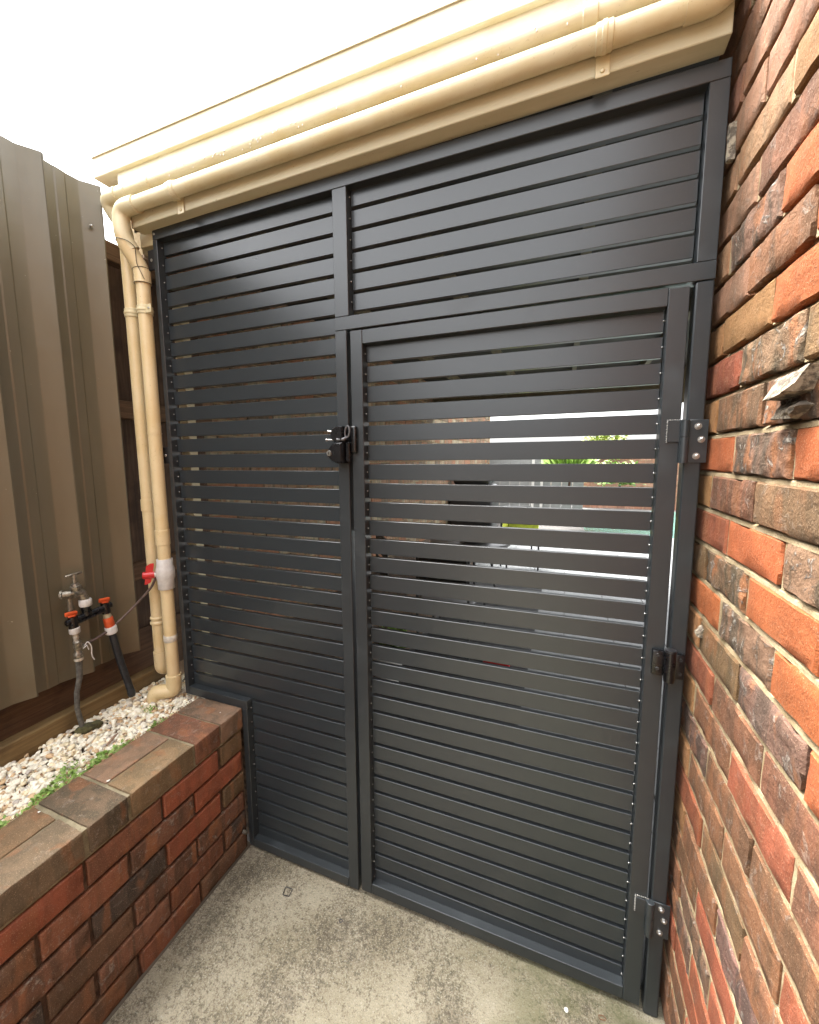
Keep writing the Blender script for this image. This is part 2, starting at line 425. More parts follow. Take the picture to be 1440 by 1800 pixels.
# fractured crusts standing proud of two bricks
def shard(name, pts, depth, parent, seed):
    bm = bmesh.new(); r = random.Random(seed)
    fr = [bm.verts.new(p) for p in pts]; c0 = Vector((0, 0, 0))
    for p in pts: c0 += Vector(p)/len(pts)
    mid = bm.verts.new((c0.x+depth, c0.y, c0.z))
    bk = [bm.verts.new((-.002, p[1], p[2])) for p in pts]
    n = len(pts)
    for i in range(n):
        bm.faces.new((fr[i], fr[(i+1) % n], mid)); bm.faces.new((bk[i], bk[(i+1) % n], fr[(i+1) % n], fr[i]))
    bmesh.ops.subdivide_edges(bm, edges=bm.edges[:], cuts=2, use_grid_fill=True)
    for v in bm.verts:
        v.co += Vector((noise.noise(v.co*90+Vector((seed,0,0)))*.004, noise.noise(v.co*70+Vector((0,seed,0)))*.003, noise.noise(v.co*80)*.003))
    bmesh.ops.recalc_face_normals(bm, faces=bm.faces[:])
    return link(name, fin(bm, name, 25), M_CRUST, parent)
M_CRUST = NT('brick_crust'); _t = M_CRUST; _co = _t.coords()
_c = _t.mix(_t.ramp(_t.noise(_co, 60, 6, .7), .42, .58), c4(.15, .12, .09), c4(.50, .42, .31))
_t.bump(_t.noise(_co, 170, 5, .7), .9, .004); M_CRUST = _t.base(_c, .9, 0, .3)
# local +Y of a wall brick points away from the gate's side because it is turned round
shard('crust', [(.006, -.055, .030), (.024, -.048, -.002), (.034, .005, -.006), (.034, .048, .000), (.016, .068, .033), (.005, .02, .034)], .006, broken, 3)
shard('crust', [(.004, -.04, -.012), (.020, -.03, -.033), (.016, .02, -.036), (.020, .045, -.020), (.004, .03, -.012)], .004, broken, 9)
shard('crust', [(.003, -.10, .030), (.012, -.108, .008), (.010, -.085, .002), (.003, -.082, .024)], .006, spall2, 5)

# ------------------------------------------------------------------ planter wall
XP = .302
pw = thing('planter_wall', 'low red and brown brick planter wall with flat coping left of the path', 'wall', (XP, 0, 0))
PP = {'red': (.36, .105, .052, .35), 'brown': (.185, .098, .055, .45), 'dark': (.11, .076, .058, .6), 'olive': (.22, .130, .065, .45), 'rust': (.28, .107, .056, .5), 'mix': (.25, .112, .065, .75)}
FP = [brick_face_mesh('planter_stretcher', .2215, .0752, .08, 50+s, .0008, .0014, 8, 4) for s in range(7)]
HP = [brick_face_mesh('planter_header', .1060, .0752, .08, 70+s, .0008, .0012, 5, 4) for s in range(3)]
pk = {5: ['olive', 'red', 'rust', 'red', 'rust'], 4: ['red', 'mix', 'rust', 'brown', 'mix'], 3: ['olive', 'red', 'dark', 'mix', 'brown'],
      2: ['mix', 'mix', 'brown', 'dark', 'brown'], 1: ['dark', 'rust', 'mix', 'brown', 'rust'], 0: ['brown', 'rust', 'brown', 'rust', 'brown']}
r2 = random.Random(5); pstuff = []
for c in range(6):
    y1 = (.112 if c % 2 else -.010) ; n = 0
    if not c % 2: y1 = -.010
    ends = []
    if c % 2: ends = [(-.003, -.122)]; y1 = -.127
    else: y1 = -.011
    def put(ya, yb, mesh, kk):
        b = link('brick', mesh, M_BRICK, pw, (r2.uniform(-.0015, .0015), (ya+yb)/2, .006+c*.0866+.0433+r2.uniform(-.001, .001)), (0, 0, R(r2.uniform(-.3, .3))),
                 color=tuple(x*f for x, f in zip(PP[kk], [1+r2.uniform(-.12, .12)]*3+[1])))
    for a in ends: put(a[0], a[1], r2.choice(HP), pk[c][0]); n = 1
    while y1 > -1.3:
        kk = pk[c][n] if n < len(pk[c]) else r2.choice(list(PP))
        put(y1-.003, y1-.229, r2.choice(FP), kk); y1 -= .232; n += 1
    # small closer against the gate leg
link('mortar', boxm('mortar', -.06, -.0115, -3.2, -.001, 0, .525), M_MORT_D, pw)
link('coping_mortar', boxm('coping_mortar', -.2215, -.006, -3.2, -.002, .525, .6075), M_MORT_T, pw)
def block(name, lx, ly, lz, seed, rough=.0016):
    bm = bmesh.new(); box(bm, -lx/2, lx/2, -ly/2, ly/2, -lz/2, lz/2)
    bmesh.ops.bevel(bm, geom=bm.edges[:], offset=.0035, segments=2, profile=.5, affect='EDGES')
    long = [e for e in bm.edges if e.calc_length() > .03]
    bmesh.ops.subdivide_edges(bm, edges=long, cuts=6, use_grid_fill=True)
    for v in bm.verts:
        q = v.co*38+Vector((seed*5.1, 0, 0)); q2 = v.co*110+Vector((0, seed*3.3, 0))
        v.co += Vector((noise.noise(q), noise.noise(q+Vector((9,0,0))), noise.noise(q+Vector((0,9,0)))))*rough + Vector((noise.noise(q2), noise.noise(q2+Vector((5,0,0))), noise.noise(q2+Vector((0,5,0)))))*rough*.7
    return fin(bm, name, 40)
BH = [block('coping_header', .222, .1085, .080, s) for s in range(3)]
BS = [block('coping_stretcher', .1065, .2195, .080, 10+s) for s in range(4)]
top_z = .6126-.040
def cop(me, x, y, col): link('coping_brick', me, M_BRICK, pw, (x, y, top_z+r2.uniform(-.0008, .0012)), (0, 0, R(r2.uniform(-.6, .6))), color=col)
cop(BH[0], -.1105, -.0565, (.27, .165, .105, .6)); cop(BH[1], -.1105, -.1715, (.25, .105, .058, .5))
cop(BS[0], -.0540, -.3455, (.27, .175, .092, .45)); cop(BS[1], -.1670, -.3455, (.33, .20, .125, .5))
cop(BH[2], -.1105, -.5205, (.165, .112, .068, .55))
cop(BS[2], -.0540, -.6970, (.22, .152, .092, .45)); cop(BS[3], -.1670, -.6970, (.24, .145, .075, .3))
cop(BH[0], -.1105, -.8730, (.2, .12, .07, .3)); cop(BS[1], -.0540, -1.050, (.2, .11, .06, .3)); cop(BS[0], -.1670, -1.050, (.22, .13, .07, .3)); cop(BH[1], -.1105, -1.227, (.2, .12, .07, .3))
bm = bmesh.new(); tl = bm.loops.layers.float_color.new('tone')
for c in range(7):
    y = -1.35 - (.116 if c % 2 else 0)
    while y > -3.1:
        vs = box(bm, -.222 if c == 6 else -.08, 0, y-.2225, y, .006+c*.0866+.005, .006+c*.0866+.083, .003)
        kk = r2.choice(list(PP.values())); y -= .232
for f in bm.faces:
    q = Vector((math.floor(f.calc_center_median().y/.232), math.floor(f.calc_center_median().z/.0866), 0)); k = int(abs(noise.noise(q*3.3+Vector((.5,.5,0))))*97) % 6
    for l in f.loops: l[tl] = list(PP.values())[k]
link('brick_courses', fin(bm, 'brick_courses'), M_BRICK_S, pw, kind='stuff')

# ------------------------------------------------------------------ planter bed
link('planter_soil', boxm('planter_soil', -.245, .082, -3.2, .12, .30, .583), simple('damp_soil', c4(.10, .065, .04), .95, 0, .4, 30, .9))['kind'] = 'structure'
sb = tag(link('timber_sleeper', boxm('timber_sleeper', -.245, -.197, -3.2, .10, .56, .672, bev=.004, seg=2), M_SLEEPER), 'pale treated pine sleeper edging the pebble bed under the steel fence', 'sleeper')
sb.rotation_euler = (0, 0, 0)

def pebble_mesh(seed):
    bm = bmesh.new(); bmesh.ops.create_icosphere(bm, subdivisions=2, radius=1)
    for v in bm.verts: v.co *= 1 + .22*noise.noise(v.co*1.1+Vector((seed*4.1, 0, 0)))
    co = [v.co.copy() for v in bm.verts]; fa = [[v.index for v in f.verts] for f in bm.faces]; bm.free(); return co, fa
PV = [pebble_mesh(s) for s in range(7)]
def scatter_pebbles():
    V, F, C = [], [], []; r = random.Random(11)
    def height(x, y): return .588 + .012*noise.noise(Vector((x*9, y*9, 2))) + .020*max(0, (-x-.05)/.15) - .010*max(0, (x-.05)/.04)
    for i in range(4600):
        y = -1.25 + 1.36*r.random() ; x = -.196 + .272*r.random()
        s = r.uniform(.0050, .0105)*(1.0 if r.random() < .88 else 1.35)
        sx, sy, sz = s*r.uniform(.9, 1.5), s*r.uniform(.8, 1.1), s*r.uniform(.5, .75)
        rot = Matrix.Rotation(r.uniform(0, 6.28), 3, 'Z') @ Matrix.Rotation(r.gauss(0, .35), 3, 'X') @ Matrix.Rotation(r.gauss(0, .35), 3, 'Y')
        z = height(x, y) + r.uniform(-.006, .006)
        co, fa = PV[i % 7]; b = len(V)
        t = r.random()
        col = (.86, .82, .68) if t < .62 else (.80, .70, .48) if t < .8 else (.60, .42, .24) if t < .93 else (.50, .46, .40)
        f = r.uniform(.85, 1.08); col = (min(1, col[0]*f), col[1]*f, col[2]*f, 1)
        for c in co:
            p = rot @ Vector((c.x*sx, c.y*sy, c.z*sz)); V.append((x+p.x, y+p.y, z+p.z))
        for q in fa: F.append([b+k for k in q]); C.append(col)
    me = bpy.data.meshes.new('pebbles'); me.from_pydata(V, [], F)
    ca = me.color_attributes.new('tone', 'FLOAT_COLOR', 'CORNER'); i = 0
    buf = []
    for p, c in zip(me.polygons, C):
        for _ in range(p.loop_total): buf.extend(c)
    ca.data.foreach_set('color', buf)
    for p in me.polygons: p.use_smooth = True
    return me
def peb_mat():
    t = NT('river_pebble'); at = t.n('ShaderNodeAttribute', attribute_name='tone'); geo = t.n('ShaderNodeNewGeometry').outputs['Position']
    c = t.mix(t.math('MULTIPLY', t.ramp(t.noise(geo, 120, 4), .45, .7), .35), at.outputs['Color'], c4(.50, .36, .20))
    t.bump(t.noise(geo, 400, 3), .15, .001); return t.base(c, .55, 0, .4, .82)
o = link('pebbles', scatter_pebbles(), peb_mat()); o['kind'] = 'stuff'; tag(o, 'cream and white river pebbles filling the planter bed', 'pebbles')

def leaf_mat(name, c1, c2):
    t = NT(name); geo = t.n('ShaderNodeNewGeometry').outputs['Position']
    c = t.mix(t.ramp(t.noise(geo, 60, 3), .35, .65), c1, c2)
    t.b.inputs['Subsurface Weight'].default_value = 0.0
    return t.base(c, .5, 0, .4)
M_LEAF = leaf_mat('weed_leaf', c4(.16, .30, .04), c4(.36, .50, .13))
def leaf(V, F, p, ang, tilt, l, wd):
    d = Vector((math.cos(ang)*math.cos(tilt), math.sin(ang)*math.cos(tilt), math.sin(tilt))); s = Vector((-math.sin(ang), math.cos(ang), 0)); n = d.cross(s)
    b = len(V)
    for t_, w_, h_ in ((0, .1, 0), (.3, .9, .10), (.65, 1, .12), (.9, .5, .02)):
        V.append(p + d*l*t_ + s*wd*w_ - n*l*h_*.6); V.append(p + d*l*t_ - n*l*h_*(-.2)); V.append(p + d*l*t_ - s*wd*w_ - n*l*h_*.6)
    V.append(p + d*l)
    for k in range(3):
        a = b+k*3
        F.append((a, a+1, a+4, a+3)); F.append((a+1, a+2, a+5, a+4))
    a = b+9; F.append((a, a+1, b+12)); F.append((a+1, a+2, b+12))
def weeds():
    r = random.Random(21); V, F = [], []
    clumps = []
    for i in range(34): y = -.30 - .5*r.random(); clumps.append((.070+r.gauss(0, .010), y, 26))
    clumps += [(-.005, -.445, 20), (.02, -.475, 24), (.04, -.50, 26), (.055, -.40, 30), (.06, -.375, 36), (.055, -.355, 36), (.062, -.33, 24), (.066, -.21, 16), (.068, -.18, 14), (.055, -.20, 9),
               (-.05, -.12, 10), (-.07, -.14, 10), (-.10, -.05, 8), (-.15, -.60, 14), (-.165, -.62, 10), (.075, -.15, 10)]
    for cx, cy, n in clumps:
        for k in range(int(n*1.8)):
            p = Vector((cx + r.gauss(0, .013), cy + r.gauss(0, .014), .593 + abs(r.gauss(0, .006))))
            if p.x > .078: p.x = .078 - r.random()*.02
            l = r.uniform(.008, .016)
            leaf(V, F, p, r.uniform(0, 6.28), r.uniform(.0, .8), l, l*r.uniform(.28, .45))
    me = bpy.data.meshes.new('weeds'); me.from_pydata([tuple(v) for v in V], [], F); return me
o = link('weeds', weeds(), M_LEAF); o['kind'] = 'stuff'; tag(o, 'small bright green weeds creeping along the inner edge of the coping', 'weeds')
def litter():
    r = random.Random(31); V, F = [], []
    for i in range(620):
        edge = r.random() < .55
        x = (.074 + r.gauss(0, .008)) if edge else r.uniform(-.18, .07); y = r.uniform(-.85, .02)
        z = .602+r.uniform(0, .006)
        if x > .084: z = .6145
        l = r.uniform(.004, .013); leaf(V, F, Vector((x, y, z)), r.uniform(0, 6.28), r.gauss(.1, .25), l, l*r.uniform(.12, .35))
    me = bpy.data.meshes.new('bark_litter'); me.from_pydata([tuple(v) for v in V], [], F); return me
o = link('bark_litter', litter(), simple('dry_bark', c4(.30, .17, .09), .8, 0, .4, 60, .4)); o['kind'] = 'stuff'; tag(o, 'dry brown bark flakes and leaf bits among the pebbles', 'leaf litter')
# one thick stick and a few petals
stick = tubem('stick', [(.010, -.335, .606), (.004, -.318, .609), (-.004, -.300, .611), (-.009, -.282, .612)], [.0035, .005, .0048, .002], 8)
tag(link('stick', stick, simple('grey_bark', c4(.40, .27, .18), .85, 0, .4, 90, .8)), 'short pale brown stick lying on the pebbles below the tap', 'stick')
M_PETAL = simple('white_petal', c4(.85, .84, .78), .6, 0, .05, 60, .05)
for i, (x, y, a, l, lab) in enumerate([(.187, -.452, .9, .011, 'larger white petal near the middle of the dark header brick on the coping'), (.121, -.596, .3, .008, 'small white petal at the joint between two far left coping bricks'),
                                       (.250, -.062, 2.0, .006, 'tiny white flake on the coping brick next to the gate')]):
    V, F = [], []; leaf(V, F, Vector((0, 0, 0)), 0, .04, l, l*.36); me = bpy.data.meshes.new('petal'); me.from_pydata([tuple(v) for v in V], [], F)
    tag(link('petal', me, M_PETAL, None, (x, y, .6165), (0, 0, a)), lab, 'petal')

# ------------------------------------------------------------------ steel sheet fence
fence = thing('steel_fence', 'tall olive brown ribbed steel sheet fence left of the planter', 'fence', (-.205, -.05, .8))
def sheet(y0, y1, ztop, zbot, seedn):
    prof = []  # (y, x) going towards -y
    y = y0; pitch = .182
    # rib template measured from its gate side
    tmpl = [(0, .004), (.012, .033), (.016, .034), (.066, .002), (.074, 0), (.112, .0), (.117, .0022), (.145, .0022), (.150, 0)]
    while y > y1:
        for dy, x in tmpl:
            if y-dy >= y1-.001: prof.append((y-dy, x))
        y -= pitch
    bm = bmesh.new(); nz = 14; rows = []
    for k in range(nz+1):
        t = k/nz; row = []
        for (yy, xx) in prof:
            zb = zbot + .010*noise.noise(Vector((yy*14, seedn, 1))) ; zt = ztop + .006*noise.noise(Vector((yy*20, seedn, 5)))
            z = zb + (zt-zb)*t
            row.append(bm.verts.new((xx + .0018*noise.noise(Vector((yy*5, z*3, seedn))), yy, z)))
        rows.append(row)
    for k in range(nz):
        for i in range(len(prof)-1): bm.faces.new((rows[k][i], rows[k+1][i], rows[k+1][i+1], rows[k][i+1]))
    bmesh.ops.recalc_face_normals(bm, faces=bm.faces[:])
    g = bm.faces[:] 
    bmesh.ops.solidify(bm, geom=g, thickness=.0012)
    return fin(bm, 'steel_sheet', 22)
# y measured from the fence empty (y = -.05)
link('steel_sheet', sheet(0, -.205, 1.788, .0, 1.0), M_SHEET, fence, (.003, 0, 0))
link('steel_sheet', sheet(-.182, -1.10, 1.792, -.004, 2.0), M_SHEET, fence, (0, 0, 0))
link('steel_sheet', sheet(-1.08, -3.1, 1.79, .0, 3.0), M_SHEET, fence, (.003, 0, 0))
def screw_mesh(r=.0055):
    bm = bmesh.new(); tube(bm, [(0, 0, 0), (.0018, 0, 0)], r*1.25, 12); tube(bm, [(.0018, 0, 0), (.006, 0, 0), (.0075, 0, 0)], [r*.8, r*.75, r*.4], 6); return fin(bm, 'screw', 30)
SCR = screw_mesh()
for y, z, x in [(-.052, 2.437, .022), (-.016, 1.808, .022), (-.016, 1.124, .022), (-.062-.35, 1.80, .022)]:
    link('screw', SCR, M_STEEL, fence, (x+.004, y, z-.8))

pf = thing('paling_fence', 'weathered dark timber paling fence with rails behind the downpipes', 'fence', (-.25, .1, .6))
PAL_M = [boxm('paling', -.007, .007, -.048, .048, 0, 1.80, bev=.0015) for _ in range(1)][0]
for i in range(20):
    link('paling', PAL_M, M_OLDWOOD, pf, (-.035 - .010*(i % 2), .30 - i*.098, .0), (0, 0, R(random.uniform(-2, 2))))
for z, lab in ((1.800, 'top'), (1.195, 'middle'), (.515, 'lower')):
    bm = bmesh.new(); box(bm, -.022, .030, -1.2, .35, -.036, .036, .003)
    for v in bm.verts: v.co += Vector((noise.noise(v.co*9)*.003, 0, noise.noise(v.co*9+Vector((4, 0, 0)))*.003))
    link('rail', fin(bm, 'rail'), M_RAIL, pf, (0, 0, z))
link('plinth_board', boxm('plinth_board', -.005, .002, -3.2, .35, .04, .255, bev=.001), M_PLINTH, pf)

# ------------------------------------------------------------------ roof edge: beam, fascia, gutter
roof = thing('roof_edge', 'cream painted timber beam, fascia and gutter along the top of the gate', 'roof edge', (0, 0, 2.44))
def zt(x): return .0115*x
def skew_box(name, x0, x1, y0, y1, z0, z1, mat, par, bev=.002, lab=None):
    bm = bmesh.new(); box(bm, x0, x1, y0, y1, z0, z1, bev)
    for v in bm.verts: v.co.z += zt(v.co.x)
    return link(name, fin(bm, name), mat, par, label=lab)
skew_box('beam', -.052, 1.742, -.041, .012, -.007, .125, M_BEAM, roof)
skew_box('fascia', -.108, 1.742, -.038, -.012, .128, .235, M_GUTT, roof)
# gutter: open trough profile swept along x
bm = bmesh.new(); gp = [(-.036, .1935), (-.0535, .1935), (-.0535, .252), (-.0585, .256), (-.0585, .250), (-.057, .249)]
gp = [(.075, .1935), (-.050, .1935), (-.0525, .196), (-.0525, .262), (-.0575, .266), (-.0575, .260), (-.0560, .260), (-.0560, .2645), (-.0510, .2615), (-.0510, .197), (.075, .195)]
ra = [bm.verts.new((-.215, y, z+zt(-.2)*.5)) for y, z in gp]; rb = [bm.verts.new((1.742, y, z+zt(1.7)*.5)) for y, z in gp]
n = len(gp)
for i in range(n): bm.faces.new((ra[i], ra[(i+1) % n], rb[(i+1) % n], rb[i]))
bm.faces.new(ra); bm.faces.new(list(reversed(rb))); bmesh.ops.recalc_face_normals(bm, faces=bm.faces[:])
link('gutter', fin(bm, 'gutter'), M_GUTT, roof)
link('gutter_end', boxm('gutter_end', -.2165, -.2150, -.052, .075, .194, .262), M_GUTT, roof)
skew_box('wall_plate', -.085, -.002, .016, .10, -.045, .03, M_TRIM, roof)
M_ROOFDK = simple('dark_roof_lining', c4(.035, .030, .022), .8, 0, .3, 10, .2)

# ------------------------------------------------------------------ drain pipes
PR = .0242
def band(bm, a, b, r, seg=24):
    a, b = Vector(a), Vector(b); d = (b-a).normalized()*.0012
    tube(bm, [a, a+d, b-d, b], [r-.0012, r, r, r-.0012], seg)
front = thing('drain_pipe', 'front cream drain pipe beside the gate, fitted with a white valve', 'pipe', (-.036, -.024, .6))
def loc_(p): return Vector(p) - Vector((-.036, -.024, .6))
def padd(par, name, fn, mat, smooth=40, **k):
    bm = bmesh.new(); fn(bm); me = fin(bm, name, smooth)
    me.transform(Matrix.Translation(-par.location)); return link(name, me, mat, par, **k)
YL, ZL = -.068, 2.486
padd(front, 'horizontal_pipe', lambda bm: tube(bm, [(-.03, YL, ZL), (1.68, YL, ZL+.0115*1.68)], PR, 28), M_PIPE_P)
padd(front, 'top_elbow', lambda bm: (tube(bm, rounded([(.020, YL, ZL+.0003), (-.064, YL-.001, ZL), (-.063, YL, 2.392), (-.050, YL+.022, 2.352)], .040, 10), PR+.0042, 28)), M_PIPE_P)
padd(front, 'offset_bend', lambda bm: tube(bm, rounded([(-.062, YL, 2.400), (-.061, YL+.004, 2.375), (-.0375, -.026, 2.298), (-.036, -.024, 2.250)], .03, 8), PR+.0030, 28), M_PIPE)
padd(front, 'joint_collar', lambda bm: band(bm, (-.036, -.024, 2.243), (-.036, -.024, 2.290), PR+.0042), M_PIPE)
padd(front, 'vertical_pipe', lambda bm: tube(bm, [(-.036, -.024, 2.27), (-.034, -.024, .66)], PR, 28), M_PIPE)
padd(front, 'joint_collar', lambda bm: band(bm, (-.0355, -.024, 1.252), (-.0355, -.024, 1.312), PR+.0026), M_PIPE)
padd(front, 'pipe_seam', lambda bm: tube(bm, [(-.0358, -.024, 1.690), (-.0358, -.024, 1.694)], PR+.0016, 24), M_PIPE)
padd(front, 'bottom_elbow', lambda bm: tube(bm, rounded([(-.034, -.024, .700), (-.034, -.026, .632), (-.064, -.046, .630)], .032, 10), PR+.0055, 28), M_PIPE)
padd(front, 'end_elbow', lambda bm: tube(bm, rounded([(-.060, -.044, .630), (-.098, -.066, .630), (-.100, -.068, .56)], .030, 10), PR+.0053, 28), M_PIPE)
padd(front, 'right_elbow', lambda bm: tube(bm, rounded([(1.650, YL, ZL+.0190), (1.726, YL, ZL+.0200), (1.728, YL+.01, ZL+.14)], .05, 10), PR+.0030, 28), M_PIPE_P)
# valve
vz = 1.138
def valve(bm):
    c = (-.035, -.024)
    tube(bm, [(c[0], c[1], z) for z in (1.070, 1.072, 1.104, 1.112, 1.120, 1.150, 1.158, 1.166, 1.192, 1.194)],
         [.0290, .0305, .0305, .0325, .0345, .0345, .0325, .0300, .0300, .0285], 28)
valve_o = padd(front, 'valve_body', valve, M_WHITE)
hd = Vector((-.62, -.60, .0)).normalized(); hc = Vector((-.035, -.024, 1.132))
padd(front, 'valve_neck', lambda bm: tube(bm, [hc+hd*.025, hc+hd*.046], .011, 16), M_WHITE)
def handle(bm):
    tube(bm, [hc+hd*.038, hc+hd*.078, hc+hd*.080, hc+hd*.077], [.0135, .0140, .0125, .0100], 18)
    side = hd.cross(Vector((0, 0, 1)))
    for s in (1, -1):
        a = hc+hd*.058
        base = [Vector((0, 0, .004*s)), Vector((0, 0, .038*s)), Vector((0, 0, .047*s))]
        w0 = (.016, .017, .007) if s > 0 else (.016, .013, .005)
        sh = [0, .006*s, .014*s]
        rows = []
        for b_, w_, q in zip(base, w0, sh):
            cpt = a + b_*(1 if s > 0 else .78) + hd*(-q)
            rows.append([bm.verts.new(cpt + hd*w_*.8 + side*.003), bm.verts.new(cpt - hd*w_*.8 + side*.003), bm.verts.new(cpt - hd*w_*.8 - side*.003), bm.verts.new(cpt + hd*w_*.8 - side*.003)])
        for k in range(2):
            for j in range(4): bm.faces.new((rows[k][j], rows[k][(j+1) % 4], rows[k+1][(j+1) % 4], rows[k+1][j]))
        bm.faces.new(rows[0][::-1]); bm.faces.new(rows[2])
    bmesh.ops.recalc_face_normals(bm, faces=bm.faces[:])
padd(front, 'valve_handle', handle, M_RED, 30)
M_TAPE = simple('white_sealant', c4(.78, .72, .60), .7, 0, .25, 60, .6)
padd(front, 'sealant_band', lambda bm: tube(bm, [(-.035, -.024, .846), (-.035, -.024, .849), (-.035, -.024, .872), (-.035, -.024, .875)], [PR, PR+.0016, PR+.0018, PR], 24), M_TAPE)

rear = thing('drain_pipe', 'rear cream drain pipe running along the fascia and down nearest the fence', 'pipe', (-.116, -.014, .7))
YU, ZU = -.064, 2.537
padd(rear, 'horizontal_pipe', lambda bm: tube(bm, [(-.10, YU, ZU), (1.742, YU, ZU+.0115*1.74)], PR, 28), M_PIPE_P)
padd(rear, 'top_elbow', lambda bm: tube(bm, rounded([(-.070, YU, ZU), (-.138, YU, ZU-.004), (-.120, -.018, 2.455), (-.118, -.015, 2.40)], .03, 10), PR+.0035, 28), M_PIPE_P)
padd(rear, 'joint_collar', lambda bm: band(bm, (-.060, YU, ZU), (-.018, YU, ZU+.0004), PR+.0018), M_PIPE_P)
padd(rear, 'vertical_pipe', lambda bm: tube(bm, [(-.118, -.015, 2.42), (-.114, -.013, .76)], PR, 28), M_PIPE)
padd(rear, 'joint_collar', lambda bm: band(bm, (-.1165, -.0145, 1.385), (-.1165, -.0145, 1.432), PR+.0018), M_PIPE)
padd(rear, 'bottom_elbow', lambda bm: tube(bm, rounded([(-.114, -.013, .785), (-.114, -.013, .700), (-.135, .05, .695)], .034, 10), PR+.0032, 28), M_PIPE)
padd(rear, 'pipe_ring', lambda bm: (tube(bm, [(-.115, -.0135, z) for z in (.905, .909, .917, .921)], [PR+.001, PR+.005, PR+.005, PR+.001], 24), tube(bm, [(-.115, -.0135, z) for z in (.927, .930, .937, .940)], [PR+.001, PR+.004, PR+.004, PR+.001], 24)), M_PIPE)
def drops(bm):
    r = random.Random(14)
    for k in range(46):
        x = r.uniform(.02, 1.55) if k % 3 else r.gauss(.45, .12); a = r.uniform(-.95, .55)
        p = Vector((x, YU - math.cos(a)*(PR+.0004), ZU+.0115*x + math.sin(a)*(PR+.0004)))
        b0 = len(bm.verts); bmesh.ops.create_icosphere(bm, subdivisions=2, radius=1, matrix=Matrix.Translation(p) @ Matrix.Diagonal((.0016, .0013, r.uniform(.0024, .0044), 1)))
M_DROP = NT('water_drop').base(c4(.93, .90, .80), .04, 0, .9)
padd(rear, 'water_drops', drops, M_DROP, kind='stuff')
# saddle clips
def clip_h(par, x, yc, zc, tail, mat=M_PIPE_P):
    def fn(bm):
        tube(bm, [(x-.018, yc, zc), (x-.016, yc, zc), (x-.006, yc, zc), (x-.004, yc, zc), (x+.004, yc, zc), (x+.006, yc, zc), (x+.016, yc, zc), (x+.018, yc, zc)],
             [PR+.001, PR+.0028, PR+.0028, PR+.0045, PR+.0045, PR+.0028, PR+.0028, PR+.001], 28)
        box(bm, x-.015, x+.015, -.0455, -.0432, zc-tail, zc-.008, .002)
    o = padd(par, 'saddle_clip', fn, mat)
    padd(par, 'clip_screw', lambda bm: tube(bm, [(x, -.0455, zc-tail+.012), (x, -.0485, zc-tail+.012), (x, -.0495, zc-tail+.012)], [.005, .0045, .0025], 12), mat)
clip_h(front, .200, YL, ZL+.002, .060); clip_h(front, 1.500, YL, ZL+.017, .060)
for x in (.085, 1.47):
    padd(rear, 'pipe_socket', lambda bm: tube(bm, [(x-.016, YU, ZU+.0115*x), (x-.014, YU, ZU+.0115*x), (x+.014, YU, ZU+.0115*x), (x+.016, YU, ZU+.0115*x)], [PR+.0008, PR+.0026, PR+.0026, PR+.0008], 28), M_PIPE_P)
def vclip(par, c, z):
    def fn(bm):
        tube(bm, [(c[0], c[1], z+dz) for dz in (-.016, -.014, -.005, -.003, .003, .005, .014, .016)], [PR+.0008, PR+.003, PR+.003, PR+.005, PR+.005, PR+.003, PR+.003, PR+.0008], 28)
    padd(par, 'saddle_clip', fn, M_TRIM)
vclip(rear, (-.1172, -.0146), 2.150); vclip(front, (-.036, -.024), 2.148)
padd(front, 'clip_tab', lambda bm: box(bm, -.018, .014, -.0052-.0345, -.0030-.0345, 2.133, 2.163, .001), M_TRIM)
padd(front, 'clip_screw', lambda bm: tube(bm, [(.004, -.040, 2.148), (.004, -.0435, 2.148)], [.005, .003], 10), M_STEEL)
# black tie wire round the offset bend
wire = tubem('tie_wire', [(-.036+(PR+.0048)*math.cos(a), -.024+(PR+.0048)*math.sin(a), 2.243) for a in [k*2*math.pi/24 for k in range(25)]], .0011, 6)
link('tie_wire', wire, M_BLACK, None).parent = front; bpy.data.objects[-1] if False else None
for o in [o for o in COL.objects if o.name.startswith('tie_wire')]: o.location = -Vector(front.location)
padd(front, 'tie_wire', lambda bm: tube(bm, rounded([(-.062-.026, YL-.012, 2.375), (-.062, YL-.030, 2.379), (-.030, YL-.012, 2.372), (-.022, -.055, 2.36), (-.020, -.056, 2.30), (-.006, -.040, 2.250)], .012, 6), .0012, 6), M_BLACK)
padd(front, 'tie_wire', lambda bm: tube(bm, [(-.037+(PR+.005)*math.cos(a), -.026+(PR+.005)*math.sin(a), 2.291+.004*math.cos(a)) for a in [k*2*math.pi/24 for k in range(25)]], .0010, 6), M_BLACK)

# ------------------------------------------------------------------ gate: fixed screen
G = thing('slatted_screen', 'fixed charcoal slat screen left of and above the gate leaf', 'screen', (0, 0, 0))
def fr(par, name, *a): return link(name, boxm(name, *a, bev=.0014), M_GATE, par)
D = .040
fr(G, 'stile', .0, .0205, 0, D, .6095, 2.3995)
fr(G, 'rail', .0, 1.756, 0, D, 2.400, 2.4376)
fr(G, 'rail', .0210, .3265, .0004, D, .6095, .6440)
fr(G, 'stile', .3000, .3250, .0008, D, .0093, .6088)
fr(G, 'rail', .3255, .7640, 0, D, .0093, .0445)
fr(G, 'mullion', .7660, .8148, 0, D, 2.0290, 2.3993)
fr(G, 'mullion', .7648, .8050, .0005, D, .0093, 1.9878)
fr(G, 'rail', .7648, 1.7560, 0, D, 1.9881, 2.0285)
fr(G, 'stile', 1.7175, 1.7558, .0004, D, 2.0288, 2.3995)
SY, ST = .027, .016
def slat_mesh(L):
    bm = bmesh.new(); box(bm, 0, L, 0, ST, -.0247, .0247, .0010); return fin(bm, 'slat')
